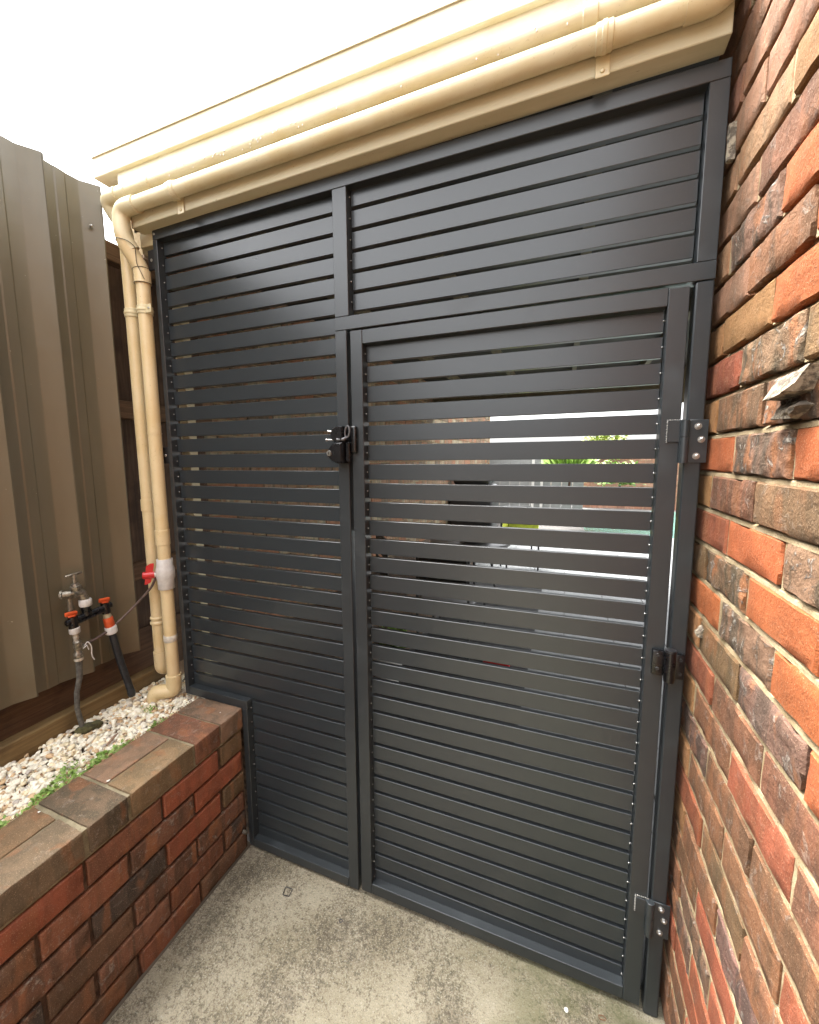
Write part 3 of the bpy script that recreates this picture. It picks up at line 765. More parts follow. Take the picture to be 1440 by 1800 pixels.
def slats(par, x0, x1, gz0, pitch, n0, n1, ztop=None, zbot=None, cache={}):
    L = round(x1-x0, 4)
    if L not in cache: cache[L] = slat_mesh(L)
    for k in range(n0, n1):
        zc = gz0 - pitch*k + pitch/2
        link('slat', cache[L], M_SLAT, par, (x0, SY + random.uniform(-.0004, .0004), zc), (R(random.uniform(-.35, .35)), R(random.uniform(-.03, .03)), 0))
PL, ZG = .06105, 2.3474
# 28 full-width slats above the planter, the rest beside it
nb = int((ZG-.644)/PL)
slats(G, .0220, .7635, ZG, PL, 0, 29)
slats(G, .3285, .7635, ZG, PL, 29, 39)
slats(G, .8165, 1.7155, 2.348, .0607, 0, 6)
def dots(par, x, zs, y=.0268, r=.0022):
    bm = bmesh.new()
    for z in zs:
        bmesh.ops.create_uvsphere(bm, u_segments=8, v_segments=5, radius=r, matrix=Matrix.Translation((x, y, z)))
    return link('rivets', fin(bm, 'rivets', 60), M_STEEL, par, kind='stuff')
dots(G, .0215, [ZG-PL*(k-.5) for k in range(29)], .021)
dots(G, .3285, [ZG-PL*(k-.5) for k in range(29, 38)], .021)
dots(G, .8160, [2.348-.0607*(k-.5) for k in range(6)], .021)
# side fixing tabs on the left stile
def tab(par, z0, z1, x0):
    bm = bmesh.new(); box(bm, x0, -.001, .004, .009, z0, z1, .001); link('fixing_tab', fin(bm, 'fixing_tab'), M_BLKMET, par)
    tb = bmesh.new(); tube(tb, [(x0+.016, .0045, (z0+z1)/2), (x0+.016, .0020, (z0+z1)/2)], [.006, .0045], 12); link('tab_screw', fin(tb, 'tab_screw', 30), M_STEEL, par)
tab(G, 2.300, 2.372, -.034); tab(G, 1.575, 1.640, -.036)
link('frame_screw', tubem('frame_screw', [(.010, 0, 2.420), (.010, -.0025, 2.420), (.010, -.0035, 2.420)], [.0045, .004, .0015], 10), M_STEEL, G)

# ------------------------------------------------------------------ gate leaf
DG = thing('slatted_gate', 'charcoal aluminium slatted gate leaf hung on the post beside the brick wall', 'gate', (1.725, 0, .02))
def dfr(name, x0, x1, y0, y1, z0, z1):
    return link(name, boxm(name, x0-1.725, x1-1.725, y0, y1, z0-.02, z1-.02, bev=.0014), M_GATE, DG)
dfr('stile', .8185, .8593, 0, D, .0180, 1.9825)
dfr('stile', 1.6662, 1.7085, 0, D, .0180, 1.9790)
dfr('rail', .8597, 1.6658, .0005, D, 1.9405, 1.9820)
dfr('rail', .8597, 1.6658, .0005, D, .0180, .0585)
L = 1.6650-.8605; sm = slat_mesh(L)
for k in range(0, 31):
    zc = 1.8834 - .0615*k + .0307
    if k == 30: pass
    link('slat', sm, M_SLAT, DG, (.8605-1.725, SY+random.uniform(-.0004, .0004), zc-.02), (R(random.uniform(-.35, .35)), 0, 0))
o = dots(DG, .8603-1.725, [1.8834-.0615*(k-.5)-.02 for k in range(31)], .021)
o = dots(DG, 1.6640-1.725, [1.8834-.0615*(k-.5)-.02 for k in range(31)], .0255, .0026)
def dadd(name, fn, mat, smooth=35, **k): return padd(DG, name, fn, mat, smooth, **k)
# welded barrel hinges, top and bottom
def hexbolt(name, x, y, z, par):
    bm = bmesh.new(); tube(bm, [(x, y, z), (x, y-.0016, z)], .0078, 18); tube(bm, [(x, y-.0016, z), (x, y-.006, z)], .0056, 6); tube(bm, [(x, y-.006, z), (x, y-.0075, z)], [.0052, .003], 6)
    me = fin(bm, name, 30); me.transform(Matrix.Translation(-par.location)); return link(name, me, M_STEEL, par)
for z0, z1, mid in ((1.572, 1.674, 1.634), (.268, .372, .325)):
    lo = z0 < 1
    dadd('hinge_leaf', lambda bm: box(bm, 1.682, 1.712, -.0045, -.0005, mid-.012 if not lo else mid-.002, z1 - (.004 if lo else 0), .0008), M_GATE)
    def weld(bm, z0=z0, z1=z1, mid=mid, lo=lo):
        a = mid-.012 if not lo else mid-.002
        pts = [(1.681, -.0015, a+(z1-a)*k/12) for k in range(13)] + [(1.681+.03*k/6, -.0015, z1) for k in range(1, 7)]
        for i, p in enumerate(pts): bmesh.ops.create_icosphere(bm, subdivisions=1, radius=.0021+.0006*(i % 2), matrix=Matrix.Translation(p))
    dadd('weld_bead', weld, M_WELD)
    dadd('hinge_barrel', lambda bm: tube(bm, [(1.716, -.008, mid), (1.716, -.008, z1-.001), (1.716, -.008, z1)], [.0100, .0100, .0088], 20), M_GATE)

post = thing('gate_post', 'charcoal square steel hinge post bolted against the brick wall', 'post', (1.738, .02, 0))
link('post_tube', boxm('post_tube', 1.7195-1.738, 1.7555-1.738, -.0198, .0202, .001, 1.9865, bev=.0030), M_GATE, post)
for z0, z1, mid in ((1.572, 1.674, 1.634), (.268, .372, .325)):
    padd(post, 'hinge_plate', lambda bm: box(bm, 1.7235, 1.7640, -.0042, -.0008, z0, z1, .0008), M_GATE)
    padd(post, 'hinge_barrel', lambda bm: tube(bm, [(1.716, -.008, z0), (1.716, -.008, mid-.001)], .0100, 20), M_GATE)
    for dx, dz in ((1.743, z1-.016), (1.751, (z0+z1)/2+.004), (1.743, z0+.016)): hexbolt('hinge_bolt', dx, -.0042, dz, post)
# black self-closing hinge in the middle
def blkhinge_leaf(bm, x0, x1): box(bm, x0, x1, -.016, -.0006, 1.026, 1.098, .003, 2)
dadd('self_closing_hinge', lambda bm: (box(bm, 1.680, 1.7080, -.014, -.0006, 1.030, 1.096, .003, 2), tube(bm, [(1.718, -.018, z) for z in (1.016, 1.020, 1.030, 1.094, 1.098)], [.006, .0115, .0128, .0128, .0122], 22)), M_BLACK)
dadd('hinge_cap', lambda bm: tube(bm, [(1.718, -.018, 1.098), (1.718, -.018, 1.104), (1.718, -.018, 1.105)], [.0128, .0128, .009], 22), M_BLKMET)
for z in (1.048, 1.084): dadd('hinge_screw', lambda bm: tube(bm, [(1.692, -.0138, z), (1.692, -.0152, z), (1.692, -.0146, z)], [.0048, .0040, .0022], 12), M_BLKMET)
padd(post, 'self_closing_hinge', lambda bm: box(bm, 1.726, 1.7520, -.013, -.0006, 1.026, 1.092, .003, 2), M_BLACK)
for z in (1.042, 1.078): padd(post, 'hinge_screw', lambda bm: tube(bm, [(1.742, -.0128, z), (1.742, -.0142, z), (1.742, -.0136, z)], [.0046, .0040, .0022], 12), M_BLKMET)

# latch: keyed body on the screen, pull and striker on the gate
def latch_body(bm):
    # upper magnet housing and lower lock housing, cut as rounded outlines with depth
    def plate(out, y0, y1, rad):
        f = [bm.verts.new((x, y0, z)) for x, z in out]; b = [bm.verts.new((x, y1, z)) for x, z in out]
        n = len(out); cx = sum(p[0] for p in out)/n; cz = sum(p[1] for p in out)/n
        fi = [bm.verts.new((cx+(x-cx)*.86, y0-.006, cz+(z-cz)*.86)) for x, z in out]
        for i in range(n):
            j = (i+1) % n; bm.faces.new((b[i], b[j], f[j], f[i])); bm.faces.new((f[i], f[j], fi[j], fi[i]))
        bm.faces.new(fi)
    plate([(.8035, 1.690), (.785, 1.692), (.768, 1.684), (.760, 1.668), (.762, 1.650), (.772, 1.642), (.8035, 1.642)], -.034, -.0006, 0)
    plate([(.8040, 1.640), (.777, 1.640), (.762, 1.630), (.750, 1.612), (.752, 1.594), (.768, 1.580), (.786, 1.574), (.8040, 1.574)], -.040, -.0006, 0)
    bmesh.ops.recalc_face_normals(bm, faces=bm.faces[:])
link('latch_body', (lambda: (lambda bm: (latch_body(bm), fin(bm, 'latch_body', 35))[1])(bmesh.new()))(), M_BLACK, G)
link('lock_cylinder', tubem('lock_cylinder', [(.762, -.045, 1.607), (.760, -.050, 1.606), (.760, -.051, 1.606)], [.0085, .0085, .0065], 20), M_STEEL, G)
link('keyhole', boxm('keyhole', .7588, .7612, -.0518, -.0505, 1.6025, 1.6100), M_BLACK, G)
link('latch_bolt', tubem('latch_bolt', [(.745, -.036, 1.648), (.748, -.036, 1.648), (.750, -.036, 1.648), (.790, -.036, 1.648)], [.0055, .0055, .003, .003], 12), M_STEEL, G)
link('latch_bolt', tubem('latch_bolt', [(.748, -.030, 1.676), (.752, -.030, 1.676), (.765, -.030, 1.674)], [.0045, .003, .003], 10), M_STEEL, G)
dadd('striker_plate', lambda bm: box(bm, .8190, .8395, -.016, -.0006, 1.606, 1.692, .006, 3), M_BLACK)
def pull(bm):
    c = Vector((.818, -.030, 1.672)); pts = []
    for k in range(21):
        a = 2*math.pi*k/20; pts.append(c + Vector((.0080*math.cos(a)+.002*math.sin(a), -.001, .0175*math.sin(a))))
    tube(bm, pts, .0030, 8, False); tube(bm, [(.812, -.030, 1.654), (.806, -.033, 1.649), (.784, -.036, 1.648)], [.0045, .0060, .0060], 12)
dadd('latch_pull', pull, simple('satin_grey_plastic', c4(.10, .10, .105), .3, 0, .2, 60, .05))
dadd('striker_tongue', lambda bm: box(bm, .8065, .8200, -.024, -.004, 1.580, 1.640, .002), M_BLACK)

# ------------------------------------------------------------------ putty-covered bracket beside the top of the frame
bm = bmesh.new(); box(bm, -.006, .006, -.006, .006, -.036, .036)
bmesh.ops.subdivide_edges(bm, edges=bm.edges[:], cuts=4, use_grid_fill=True)
for v in bm.verts: v.co += Vector((noise.noise(v.co*120)*.005, noise.noise(v.co*110+Vector((3, 0, 0)))*.004, noise.noise(v.co*90+Vector((0, 7, 0)))*.004))
tag(link('fixing_bracket', fin(bm, 'fixing_bracket', 30), M_CRUST, None, (1.7635, -.006, 2.262)), 'small grey mortar-smeared bracket wedged between the frame top and the brick wall', 'bracket')

# ------------------------------------------------------------------ garden tap and manifold
tapr = thing('garden_tap', 'old brass garden tap on a standpipe with a two-way black and orange manifold', 'tap', (-.15, -.315, .60))
M_BRASS = simple('weathered_brass', c4(.34, .31, .25), .36, .7, .45, 120, .4)
M_OLDPIPE = simple('grey_old_pipe', c4(.13, .125, .105), .7, .1, .5, 60, .6)
M_HOSE = simple('black_poly_pipe', c4(.022, .026, .032), .45, 0, .6, 70, .5)
XT = -.15
def tadd(name, fn, mat, smooth=35): return padd(tapr, name, fn, mat, smooth)
tadd('standpipe', lambda bm: tube(bm, [(XT, -.315, .58), (XT, -.318, .64), (XT, -.326, .70), (XT, -.322, .76), (XT, -.308, .81), (XT, -.305, .86), (XT, -.304, .89)], [.0085, .0085, .0082, .0085, .0095, .0105, .0115], 14), M_OLDPIPE)
tadd('inlet_pipe', lambda bm: tube(bm, rounded([(XT-.002, -.304, .93), (XT-.016, -.302, .99), (XT-.020, -.304, 1.105), (XT-.006, -.308, 1.120), (XT, -.292, 1.122)], .02, 6), .0085, 14), M_BRASS)
tadd('wall_flange', lambda bm: (tube(bm, [(XT-.022, -.326, 1.122), (XT-.016, -.322, 1.122)], [.016, .015], 10), tube(bm, [(XT-.018, -.322, 1.122), (XT-.002, -.304, 1.122)], .0125, 14)), M_BRASS)
tadd('tap_body', lambda bm: (tube(bm, rounded([(XT, -.300, 1.120), (XT, -.276, 1.122), (XT, -.264, 1.085), (XT, -.264, 1.070)], .018, 8), .0150, 16), tube(bm, [(XT, -.288, 1.118), (XT, -.290, 1.136), (XT, -.290, 1.138), (XT, -.291, 1.146), (XT, -.291, 1.148), (XT, -.292, 1.156)], [.0130, .0150, .0180, .0180, .0140, .0115], 8)), M_BRASS)
tadd('spindle', lambda bm: tube(bm, [(XT, -.2915, 1.150), (XT, -.2925, 1.186)], .0062, 10), M_BRASS)
tadd('tap_handle', lambda bm: (tube(bm, [(XT, -.3205, 1.187), (XT, -.318, 1.187), (XT, -.268, 1.190), (XT, -.2655, 1.190)], [.0040, .0052, .0052, .0040], 10), tube(bm, [(XT, -.2925, 1.180), (XT, -.2927, 1.192)], .0070, 10)), M_BRASS)
tadd('hose_nut', lambda bm: tube(bm, [(XT, -.264, 1.064), (XT, -.264, 1.068), (XT, -.264, 1.086), (XT, -.264, 1.090)], [.0185, .0205, .0205, .0180], 14), M_WHITE)
tadd('tap_connector', lambda bm: tube(bm, [(XT, -.264, 1.044), (XT, -.264, 1.050), (XT, -.264, 1.064)], [.0135, .0165, .0165], 16), M_BLACK)
def manifold(bm):
    tube(bm, [(XT, -.334, 1.022), (XT, -.331, 1.022), (XT, -.185, 1.038), (XT, -.176, 1.039), (XT, -.172, 1.039)], [.0075, .0115, .0115, .0120, .0080], 14)
    tube(bm, [(XT+.008, -.325, 1.012), (XT+.008, -.19, 1.027)], .0055, 8)
    tube(bm, [(XT, -.310, .998), (XT, -.310, 1.040)], .0150, 14); tube(bm, [(XT, -.195, 1.012), (XT, -.197, 1.052)], .0150, 14)
    tube(bm, [(XT, -.262, 1.030), (XT, -.264, 1.048)], .015, 14)
tadd('manifold', manifold, M_BLACK)
def knob(bm, y, z):
    m = Matrix.Translation((XT, y, z)) @ Matrix.Rotation(R(-6), 4, 'X') @ Matrix.Rotation(R(12), 4, 'Y')
    b2 = bmesh.new(); box(b2, -.006, .006, -.019, .019, -.007, .008, .003, 2); box(b2, -.010, .010, -.012, .012, -.010, -.004, .002)
    me = bpy.data.meshes.new('x'); b2.to_mesh(me); b2.free(); me.transform(m); bm.from_mesh(me); bpy.data.meshes.remove(me)
tadd('valve_lever', lambda bm: knob(bm, -.314, 1.051), M_ORANGE); tadd('valve_lever', lambda bm: knob(bm, -.198, 1.064), M_ORANGE)
tadd('outlet_nut', lambda bm: tube(bm, [(XT, -.308, .978), (XT, -.308, .982), (XT, -.308, .998), (XT, -.308, 1.000)], [.0155, .0170, .0170, .0155], 14), M_WHITE)
tadd('hose_tail', lambda bm: tube(bm, [(XT, -.306, .978), (XT, -.306, .970), (XT, -.306, .967), (XT, -.306, .960), (XT, -.306, .957), (XT, -.306, .945)], [.0100, .0105, .0085, .0100, .0080, .0085], 12), simple('dirty_white_plastic', c4(.50, .45, .36), .5, 0, .3, 90, .2))
tadd('brass_tee', lambda bm: (tube(bm, [(XT, -.304, z) for z in (.948, .944, .925, .921, .905, .900, .885, .880)], [.010, .0135, .0135, .0110, .0115, .0145, .0145, .0115], 14), tube(bm, [(XT, -.300, .922), (XT, -.280, .923)], .0075, 10)), M_BRASS)
tadd('hose_clamp', lambda bm: tube(bm, [(XT, -.304, .884), (XT, -.304, .880), (XT, -.304, .874)], [.0140, .0150, .0135], 14), simple('pale_washer', c4(.62, .56, .44), .5, 0, .2, 60, .1))
tadd('white_twine', lambda bm: (tube(bm, rounded([(XT+.012, -.288, .925), (XT+.016, -.279, .938), (XT+.018, -.268, .915), (XT+.016, -.270, .880), (XT+.016, -.262, .860)], .01, 5), .0020, 6), tube(bm, [(XT+.010, -.292, .915), (XT+.017, -.283, .925), (XT+.014, -.276, .905)], .0020, 6)), M_WHITE)
tadd('filter_collar', lambda bm: tube(bm, [(XT, -.195, 1.012), (XT, -.193, 1.000), (XT, -.192, .995)], [.0125, .0145, .0150], 16), simple('pale_brass_ring', c4(.50, .45, .30), .5, .2, .3, 90, .2))
tadd('orange_connector', lambda bm: tube(bm, [(XT, -.192, .996), (XT, -.191, .990), (XT, -.186, .958), (XT, -.185, .955)], [.0150, .0168, .0172, .0160], 18), M_ORANGE)
tadd('connector_ring', lambda bm: tube(bm, [(XT, -.1855, .957), (XT, -.1848, .953), (XT, -.182, .930), (XT, -.1815, .927)], [.0185, .0205, .0205, .0180], 18), M_WHITE)
hose = tubem('hose_end', [(XT, -.182, .935), (XT, -.172, .87), (XT+.002, -.158, .79), (XT+.004, -.142, .71), (XT+.006, -.133, .665), (XT+.006, -.132, .660), (XT+.006, -.130, .648), (XT+.006, -.129, .640)], [.0125, .0130, .0130, .0130, .0128, .0145, .0145, .0115], 18)
hose.transform(Matrix.Translation(-tapr.location)); link('poly_pipe', hose, M_HOSE, tapr)
# the thin line from the tee to the valve
line = tubem('irrigation_line', rounded([(XT, -.282, .923), (XT, -.235, .928), (XT+.002, -.185, .945), (XT+.012, -.125, .985), (XT+.04, -.080, 1.035), (-.075, -.055, 1.085), (-.060, -.050, 1.120)], .06, 6), .0048, 10)
tag(link('irrigation_line', line, simple('brown_line', c4(.13, .085, .07), .5, 0, .4, 60, .3)), 'thin brown irrigation line curving from the tap to the white valve', 'hose')
# mossy stone at the foot of the standpipe
bm = bmesh.new(); bmesh.ops.create_icosphere(bm, subdivisions=4, radius=1)
for v in bm.verts:
    n_ = v.co.copy(); v.co = Vector((n_.x*.022, n_.y*.040, n_.z*.018)) * (1+.25*noise.noise(n_*1.7)+.10*noise.noise(n_*6))
tag(link('mossy_stone', fin(bm, 'mossy_stone', 60), simple('moss', c4(.085, .08, .03), .95, 0, .6, 90, 1.0), None, (-.142, -.300, .612), (0, 0, R(-20))), 'dark mossy lump at the foot of the tap standpipe', 'stone')

# ------------------------------------------------------------------ bits on the path and wall foot
def poly_wire(name, pts, r, mat, loc, label, cat):
    me = tubem(name, pts, r, 6); return tag(link(name, me, mat, None, loc), label, cat)
poly_wire('square_clip', rounded([(.012, .003, 0), (.016, -.022, 0), (-.010, -.026, 0), (-.016, .002, 0), (.010, .004, 0)], .002, 3), .0013, M_BLKMET, (.560, -.085, .0035), 'small dark square wire clip lying on the concrete by the screen', 'clip')
poly_wire('small_ring', [(.005*math.cos(a), .005*math.sin(a), 0) for a in [k*math.pi/7 for k in range(15)]], .0012, M_BLKMET, (.792, -.108, .003), 'tiny dark ring on the concrete in front of the gate', 'ring')
poly_wire('rusty_link', rounded([(.010, 0, 0), (.004, .006, 0), (-.010, .003, 0), (-.008, -.006, 0), (.008, -.003, 0)], .003, 3), .0014, simple('rust', c4(.22, .12, .06), .9, 0, .3, 90, .5), (1.610, -.055, .003), 'small rusty link on the concrete near the hinge post', 'link')
bm = bmesh.new(); bmesh.ops.create_icosphere(bm, subdivisions=2, radius=.0062)
for v in bm.verts: v.co.z *= .6; v.co *= 1+.2*noise.noise(v.co*200)
tag(link('white_chip', fin(bm, 'white_chip', 60), M_PETAL, None, (1.515, -.075, .004)), 'small white stone chip on the green tinged concrete', 'chip')
tag(link('pipe_stub', tubem('pipe_stub', [(.302, -.030, .098), (.312, -.030, .098), (.318, -.030, .098), (.319, -.030, .098)], [.0075, .0085, .0085, .005], 14), M_BRASS), 'small dull brass pipe end low on the planter wall beside the screen', 'pipe end')

# grit and dry bits swept into the corners of the path
def corner_grit():
    V, F = [], []; r = random.Random(77)
    def chip(x, y, sz):
        b = len(V)
        for dx, dy, dz in ((1, 0, .1), (0, 1, .1), (-1, 0, .1), (0, -1, .1), (0, 0, .9)):
            V.append((x+dx*sz*r.uniform(.5, 1.2), y+dy*sz*r.uniform(.5, 1.2), .0005+dz*sz*r.uniform(.5, 1)))
        for a, c in ((0, 1), (1, 2), (2, 3), (3, 0)): F.append((b+a, b+c, b+4))
    for i in range(1500):
        e = r.random()
        if e < .35: x, y = .312+abs(r.gauss(0, .014)), -r.random()*1.2
        elif e < .55: x, y = 1.762-abs(r.gauss(0, .014)), -r.random()*.9
        elif e < .72: x, y = r.uniform(.32, 1.74), .02-abs(r.gauss(0, .03))
        else: x, y = r.uniform(.32, 1.74), -r.random()*1.0
        chip(x, y, r.uniform(.0006, .0022))
    me = bpy.data.meshes.new('corner_grit'); me.from_pydata(V, [], F); return me
o = link('corner_grit', corner_grit(), simple('grit', c4(.34, .27, .18), .9, 0, .6, 90, .3)); o['kind'] = 'stuff'; tag(o, 'loose grit and dry crumbs along the foot of the walls and gate', 'grit')

# ------------------------------------------------------------------ what shows through the slats
def tiles():
    t = NT('grey_pavers'); geo = t.n('ShaderNodeNewGeometry').outputs['Position']
    c = t.mix(t.ramp(t.noise(geo, 8, 6), .3, .7), c4(.13, .135, .135), c4(.19, .20, .20)); t.bump(t.noise(geo, 60, 4), .3, .003); return t.base(c, .6, 0, .4)
slab('patio_floor', -.30, 9, .062, 16, -.012, simple('grout', c4(.16, .15, .14), .9, 0, .2, 20, .4))
pav = thing('patio_paving', 'large pale grey pavers of the patio seen through the gate slats', 'paving', (0, 0, 0))
pm = boxm('paver', -.198, .198, -.298, .298, -.030, .0, bev=.003); MT = tiles()
for i in range(11):
    for j in range(14):
        link('paver', pm, MT, pav, (.1+i*.40, .38+j*.60, -.004+random.uniform(-.001, .001)))
lw = thing('side_wall', 'dark clinker brick boundary wall running along the left of the patio', 'wall', (-.30, .2, 0))
bm = bmesh.new(); tl = bm.loops.layers.float_color.new('tone'); r5 = random.Random(8)
dk = [(.34, .22, .13, .5), (.42, .26, .16, .8), (.25, .18, .12, .7), (.42, .20, .11, .3), (.52, .42, .28, .7)]
for c in range(31):
    y = (.12 if c % 2 else 0)
    while y < 9:
        vs = box(bm, -.05, .0+r5.uniform(-.002, .002), y, y+.228, c*.086+.005, c*.086+.081); col = r5.choice(dk); y += .24
        for f in {f for v in vs for f in v.link_faces}:
            for l in f.loops: l[tl] = col
link('brick_courses', fin(bm, 'brick_courses'), M_BRICK_S, lw, kind='stuff')
link('mortar', boxm('mortar', -.12, -.009, 0, 9.2, 0, 2.66), M_MORT, lw)
bed = link('garden_bed', boxm('garden_bed', -.295, .297, .045, 4.6, -.012, .48, bev=.01), simple('leaf_mulch', c4(.12, .08, .05), .95, 0, .7, 40, 1.0)); bed['kind'] = 'structure'
# white painted posts just behind the screen
pst = boxm('timber_post', -.022, .022, -.02, .02, 0, 1, bev=.002)
o = link('timber_post', pst, M_TRIM, None, (.016, .09, .60)); o.scale = (1, 1, 1.62); tag(o, 'cream painted post showing as pale chips in the slat gaps beside the left stile', 'post')
link('latch_shield', boxm('latch_shield', .776, .850, .046, .050, 1.345, 1.800, bev=.001), M_WHITE, G)
# patio roof
prf = thing('patio_roof', 'low patio roof with dark lining behind the gate', 'roof', (0, 0, 2.5))
link('roof_lining', boxm('roof_lining', -.295, 3.8, .013, 4.6, .10, .13), M_ROOFDK, prf)
for i in range(6): link('rafter', boxm('rafter', -.022, .022, .10, 4.5, .02, .098), simple('olive_rafter', c4(.16, .14, .08), .7, 0, .2, 20, .2) if i == 0 else bpy.data.materials['olive_rafter'], prf, (.15+i*.68, 0, 0))
link('end_beam', boxm('end_beam', -.30, 3.8, 4.52, 4.6, -.30, .099), bpy.data.materials['olive_rafter'], prf)
link('house_return', boxm('house_return', 1.93, 3.8, .2, .3, -2.5, .1), M_TRIM, prf)
# far side
fb = thing('far_brick_wall', 'distant red brick boundary wall beyond the pool', 'wall', (2.0, 13.0, 0))
bm = bmesh.new(); tl = bm.loops.layers.float_color.new('tone')
for c in range(20):
    x = (.12 if c % 2 else 0)
    while x < 8:
        vs = box(bm, x, x+.228, 0, .08, c*.086+.005, c*.086+.081); col = r5.choice([(.36, .17, .11, .3), (.42, .22, .15, .3), (.30, .15, .10, .3)]); x += .24
        for f in {f for v in vs for f in v.link_faces}:
            for l in f.loops: l[tl] = col
link('brick_courses', fin(bm, 'brick_courses'), M_BRICK_S, fb, kind='stuff'); link('mortar', boxm('mortar', 0, 8, .01, .10, 0, 1.72), M_MORT, fb)
gf = thing('grey_fence', 'pale grey boundary fence panel behind the far plants', 'fence', (-1.0, 9.4, 0))
for i in range(12): link('fence_board', boxm('fence_board', 0, .235, 0, .02, 0, 1.72, bev=.003) if i == 0 else bpy.data.meshes['fence_board'], simple('grey_paint', c4(.30, .31, .30), .6, 0, .1, 10, .1) if i == 0 else bpy.data.materials['grey_paint'], gf, (i*.24, 0, 0))
link('fence_post', boxm('fence_post', -.03, .03, -.03, .03, 0, 1.8), M_WHITE, gf, (1.75, -.1, 0)); link('fence_post', bpy.data.meshes['fence_post'], M_WHITE, gf, (1.95, -.1, 0))
pool = link('pool_water', boxm('pool_water', 1.9, 6.5, 8.2, 12.6, -.03, .004), NT('pool_water').base(c4(.10, .25, .21), .12, 0, .5)); pool['kind'] = 'structure'
# plants
def bush(name, loc, rad, n, l, label, m, long=False):
    r = random.Random(n); V, F = [], []
    for i in range(n):
        d = Vector((r.gauss(0, 1), r.gauss(0, 1), r.gauss(0, .8))).normalized()*rad*r.uniform(.3, 1); d.z = abs(d.z)*1.2
        if long: leaf(V, F, Vector((0, 0, .25)) + d*.15, math.atan2(d.y, d.x), r.uniform(.2, 1.3), l*r.uniform(.7, 1.1), l*.06)
        else: leaf(V, F, d + Vector((0, 0, .3)), r.uniform(0, 6.28), r.uniform(-.6, .9), l, l*.35)
    me = bpy.data.meshes.new('leaves'); me.from_pydata([tuple(v) for v in V], [], F)
    t = thing(name, label, 'plant', loc); link('foliage', me, m, t, kind='stuff'); link('stem', tubem('stem', [(0, 0, 0), (.02, 0, .25), (0, .02, .5)], [.03, .022, .01], 8), M_OLDWOOD, t); return t
bush('strappy_plant', (1.55, 8.6, .9), .5, 160, .7, 'green strappy leaved plant in front of the grey fence', M_LEAF, True)
bush('round_shrub', (2.55, 8.9, .7), .5, 500, .10, 'rounded green shrub right of the strappy plant', M_LEAF)
bush('yellow_shrub', (2.5, 12.4, 1.5), .7, 600, .13, 'tall light green shrub far beyond the pool', leaf_mat('lime_leaf', c4(.20, .28, .03), c4(.45, .50, .08)))
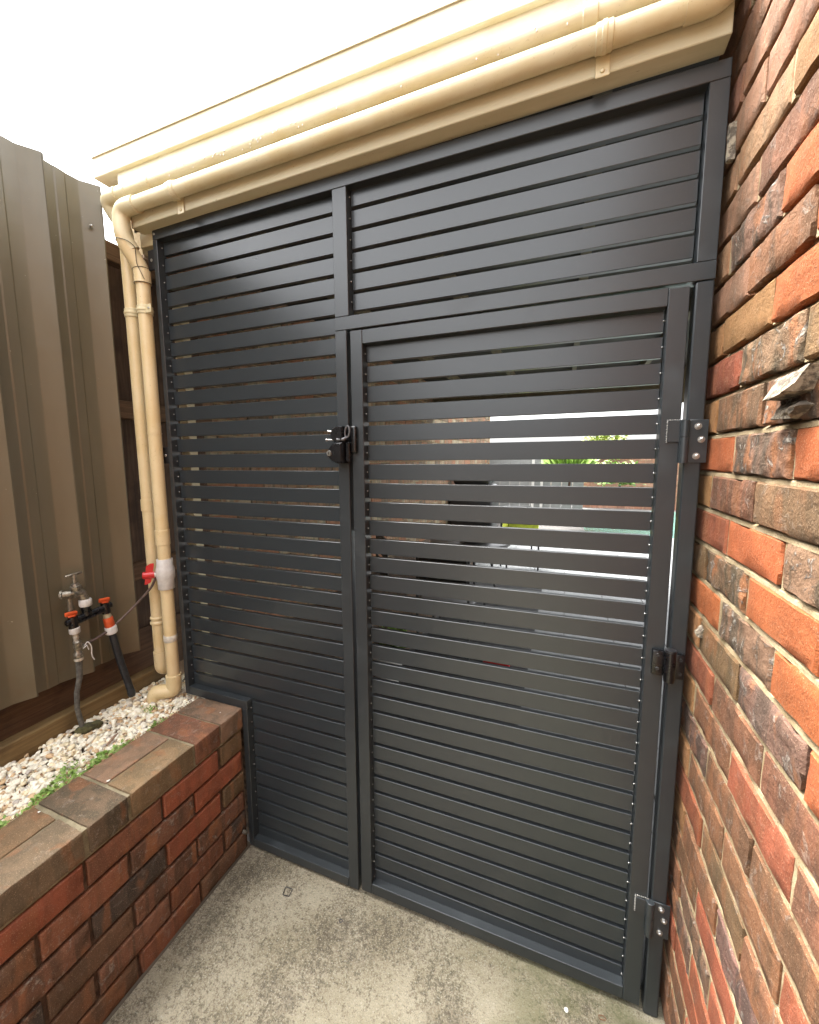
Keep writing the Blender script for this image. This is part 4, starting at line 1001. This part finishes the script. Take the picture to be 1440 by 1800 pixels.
# outdoor setting
tag(link('floor_shade_sheet', boxm('floor_shade_sheet', -.45, .45, -1.9, 1.9, 0, .008, bev=.002), simple('floor_shade_black', c4(.02, .02, .02), .9, 0, .4, 120, .5), None, (.80, 2.45, -.002)), 'long black sheet added for floor shade and dark clutter under the patio table and chairs', 'shade sheet')  # flat black sheet added to darken the floor, standing for shade and dark clutter
def table(loc):
    t = thing('patio_table', 'round black patio table behind the gate slats', 'table', loc)
    link('table_top', tubem('table_top', [(0, 0, .70), (0, 0, .725), (0, 0, .73)], [.42, .42, .41], 36), M_BLKMET, t)
    for k in range(4):
        a = k*math.pi/2+.4; link('leg', tubem('leg', [(.30*math.cos(a), .30*math.sin(a), 0), (.20*math.cos(a), .20*math.sin(a), .70)], .014, 8), M_BLKMET, t)
table((.55, 3.1, 0))
def chair(loc, rz, label, cush=None):
    t = thing('patio_chair', label, 'chair', loc, (0, 0, rz), 'black metal patio chairs')
    link('seat', boxm('seat', -.22, .22, -.22, .22, .42, .445, bev=.006), M_BLKMET, t)
    bm = bmesh.new()
    box(bm, -.205, .205, .215, .228, .50, .66, .002); box(bm, -.205, .205, .215, .228, .70, .86, .002)
    link('back_slats', fin(bm, 'back_slats'), M_BLKMET, t)
    link('back_frame', tubem('back_frame', rounded([(-.22, .22, 0), (-.22, .225, .88), (.22, .225, .88), (.22, .22, 0)], .06, 5), .012, 8), M_BLKMET, t)
    for x in (-.21, .21): link('leg', tubem('leg', [(x, -.21, 0), (x, -.20, .43)], .012, 8), M_BLKMET, t)
    if cush:
        c = tag(link('seat_cushion', boxm('seat_cushion', -.21, .21, -.21, .20, 0, .34, bev=.025, seg=3, smooth=50), cush, None, (loc[0], loc[1], .447), (0, 0, rz)), 'plump lime green cushion on the patio chair nearest the pool', 'cushion')
chair((.10, 2.35, 0), 2.2, 'black metal patio chair nearest the garden bed')
chair((.62, 2.1, 0), 3.0, 'black metal patio chair in front of the round table')
chair((.90, 4.75, 0), .3, 'black metal patio chair with a lime green cushion', simple('lime_fabric', c4(.62, .72, .05), .8, 0, .2, 30, .4))
tag(link('white_bowl', tubem('white_bowl', [(0, 0, 0), (0, 0, .01), (0, 0, .05), (0, 0, .09)], [.06, .09, .15, .17], 24), M_WHITE, None, (.62, 3.05, .73)), 'white bowl standing on the black patio table', 'bowl')
tag(link('red_toy', boxm('red_toy', -.10, .10, -.05, .05, 0, .06, bev=.015, seg=2), M_RED, None, (1.02, 1.9, 0)), 'small red block lying on the pavers behind the gate', 'toy')
def planter_pot(loc, label):
    t = thing('plant_pot', label, 'pot', loc)
    link('pot', tubem('pot', [(0, 0, 0), (0, 0, .02), (0, 0, .24), (0, 0, .28)], [.09, .10, .14, .15], 20), simple('white_glaze', c4(.7, .68, .64), .4, 0, .1, 20, .05) if 'white_glaze' not in bpy.data.materials else bpy.data.materials['white_glaze'], t)
    V, F = [], []; r = random.Random(4)
    for i in range(70): leaf(V, F, Vector((r.gauss(0, .03), r.gauss(0, .03), .27)), r.uniform(0, 6.28), r.uniform(.3, 1.3), r.uniform(.12, .25), .018)
    me = bpy.data.meshes.new('foliage'); me.from_pydata([tuple(v) for v in V], [], F); link('foliage', me, M_LEAF, t, kind='stuff')
planter_pot((.32, 1.35, 0), 'small white glazed pot with a green plant behind the left panel')
bbq = thing('covered_barbecue', 'black covered barbecue standing against the brick side wall', 'barbecue', (-.02, 5.6, 0))
link('cover', boxm('cover', -.25, .45, -.3, .3, .05, 1.15, bev=.05, seg=3, smooth=40), M_BLKMET, bbq); link('lid', boxm('lid', -.2, .40, -.25, .25, 1.152, 1.30, bev=.06, seg=3, smooth=40), M_BLKMET, bbq)
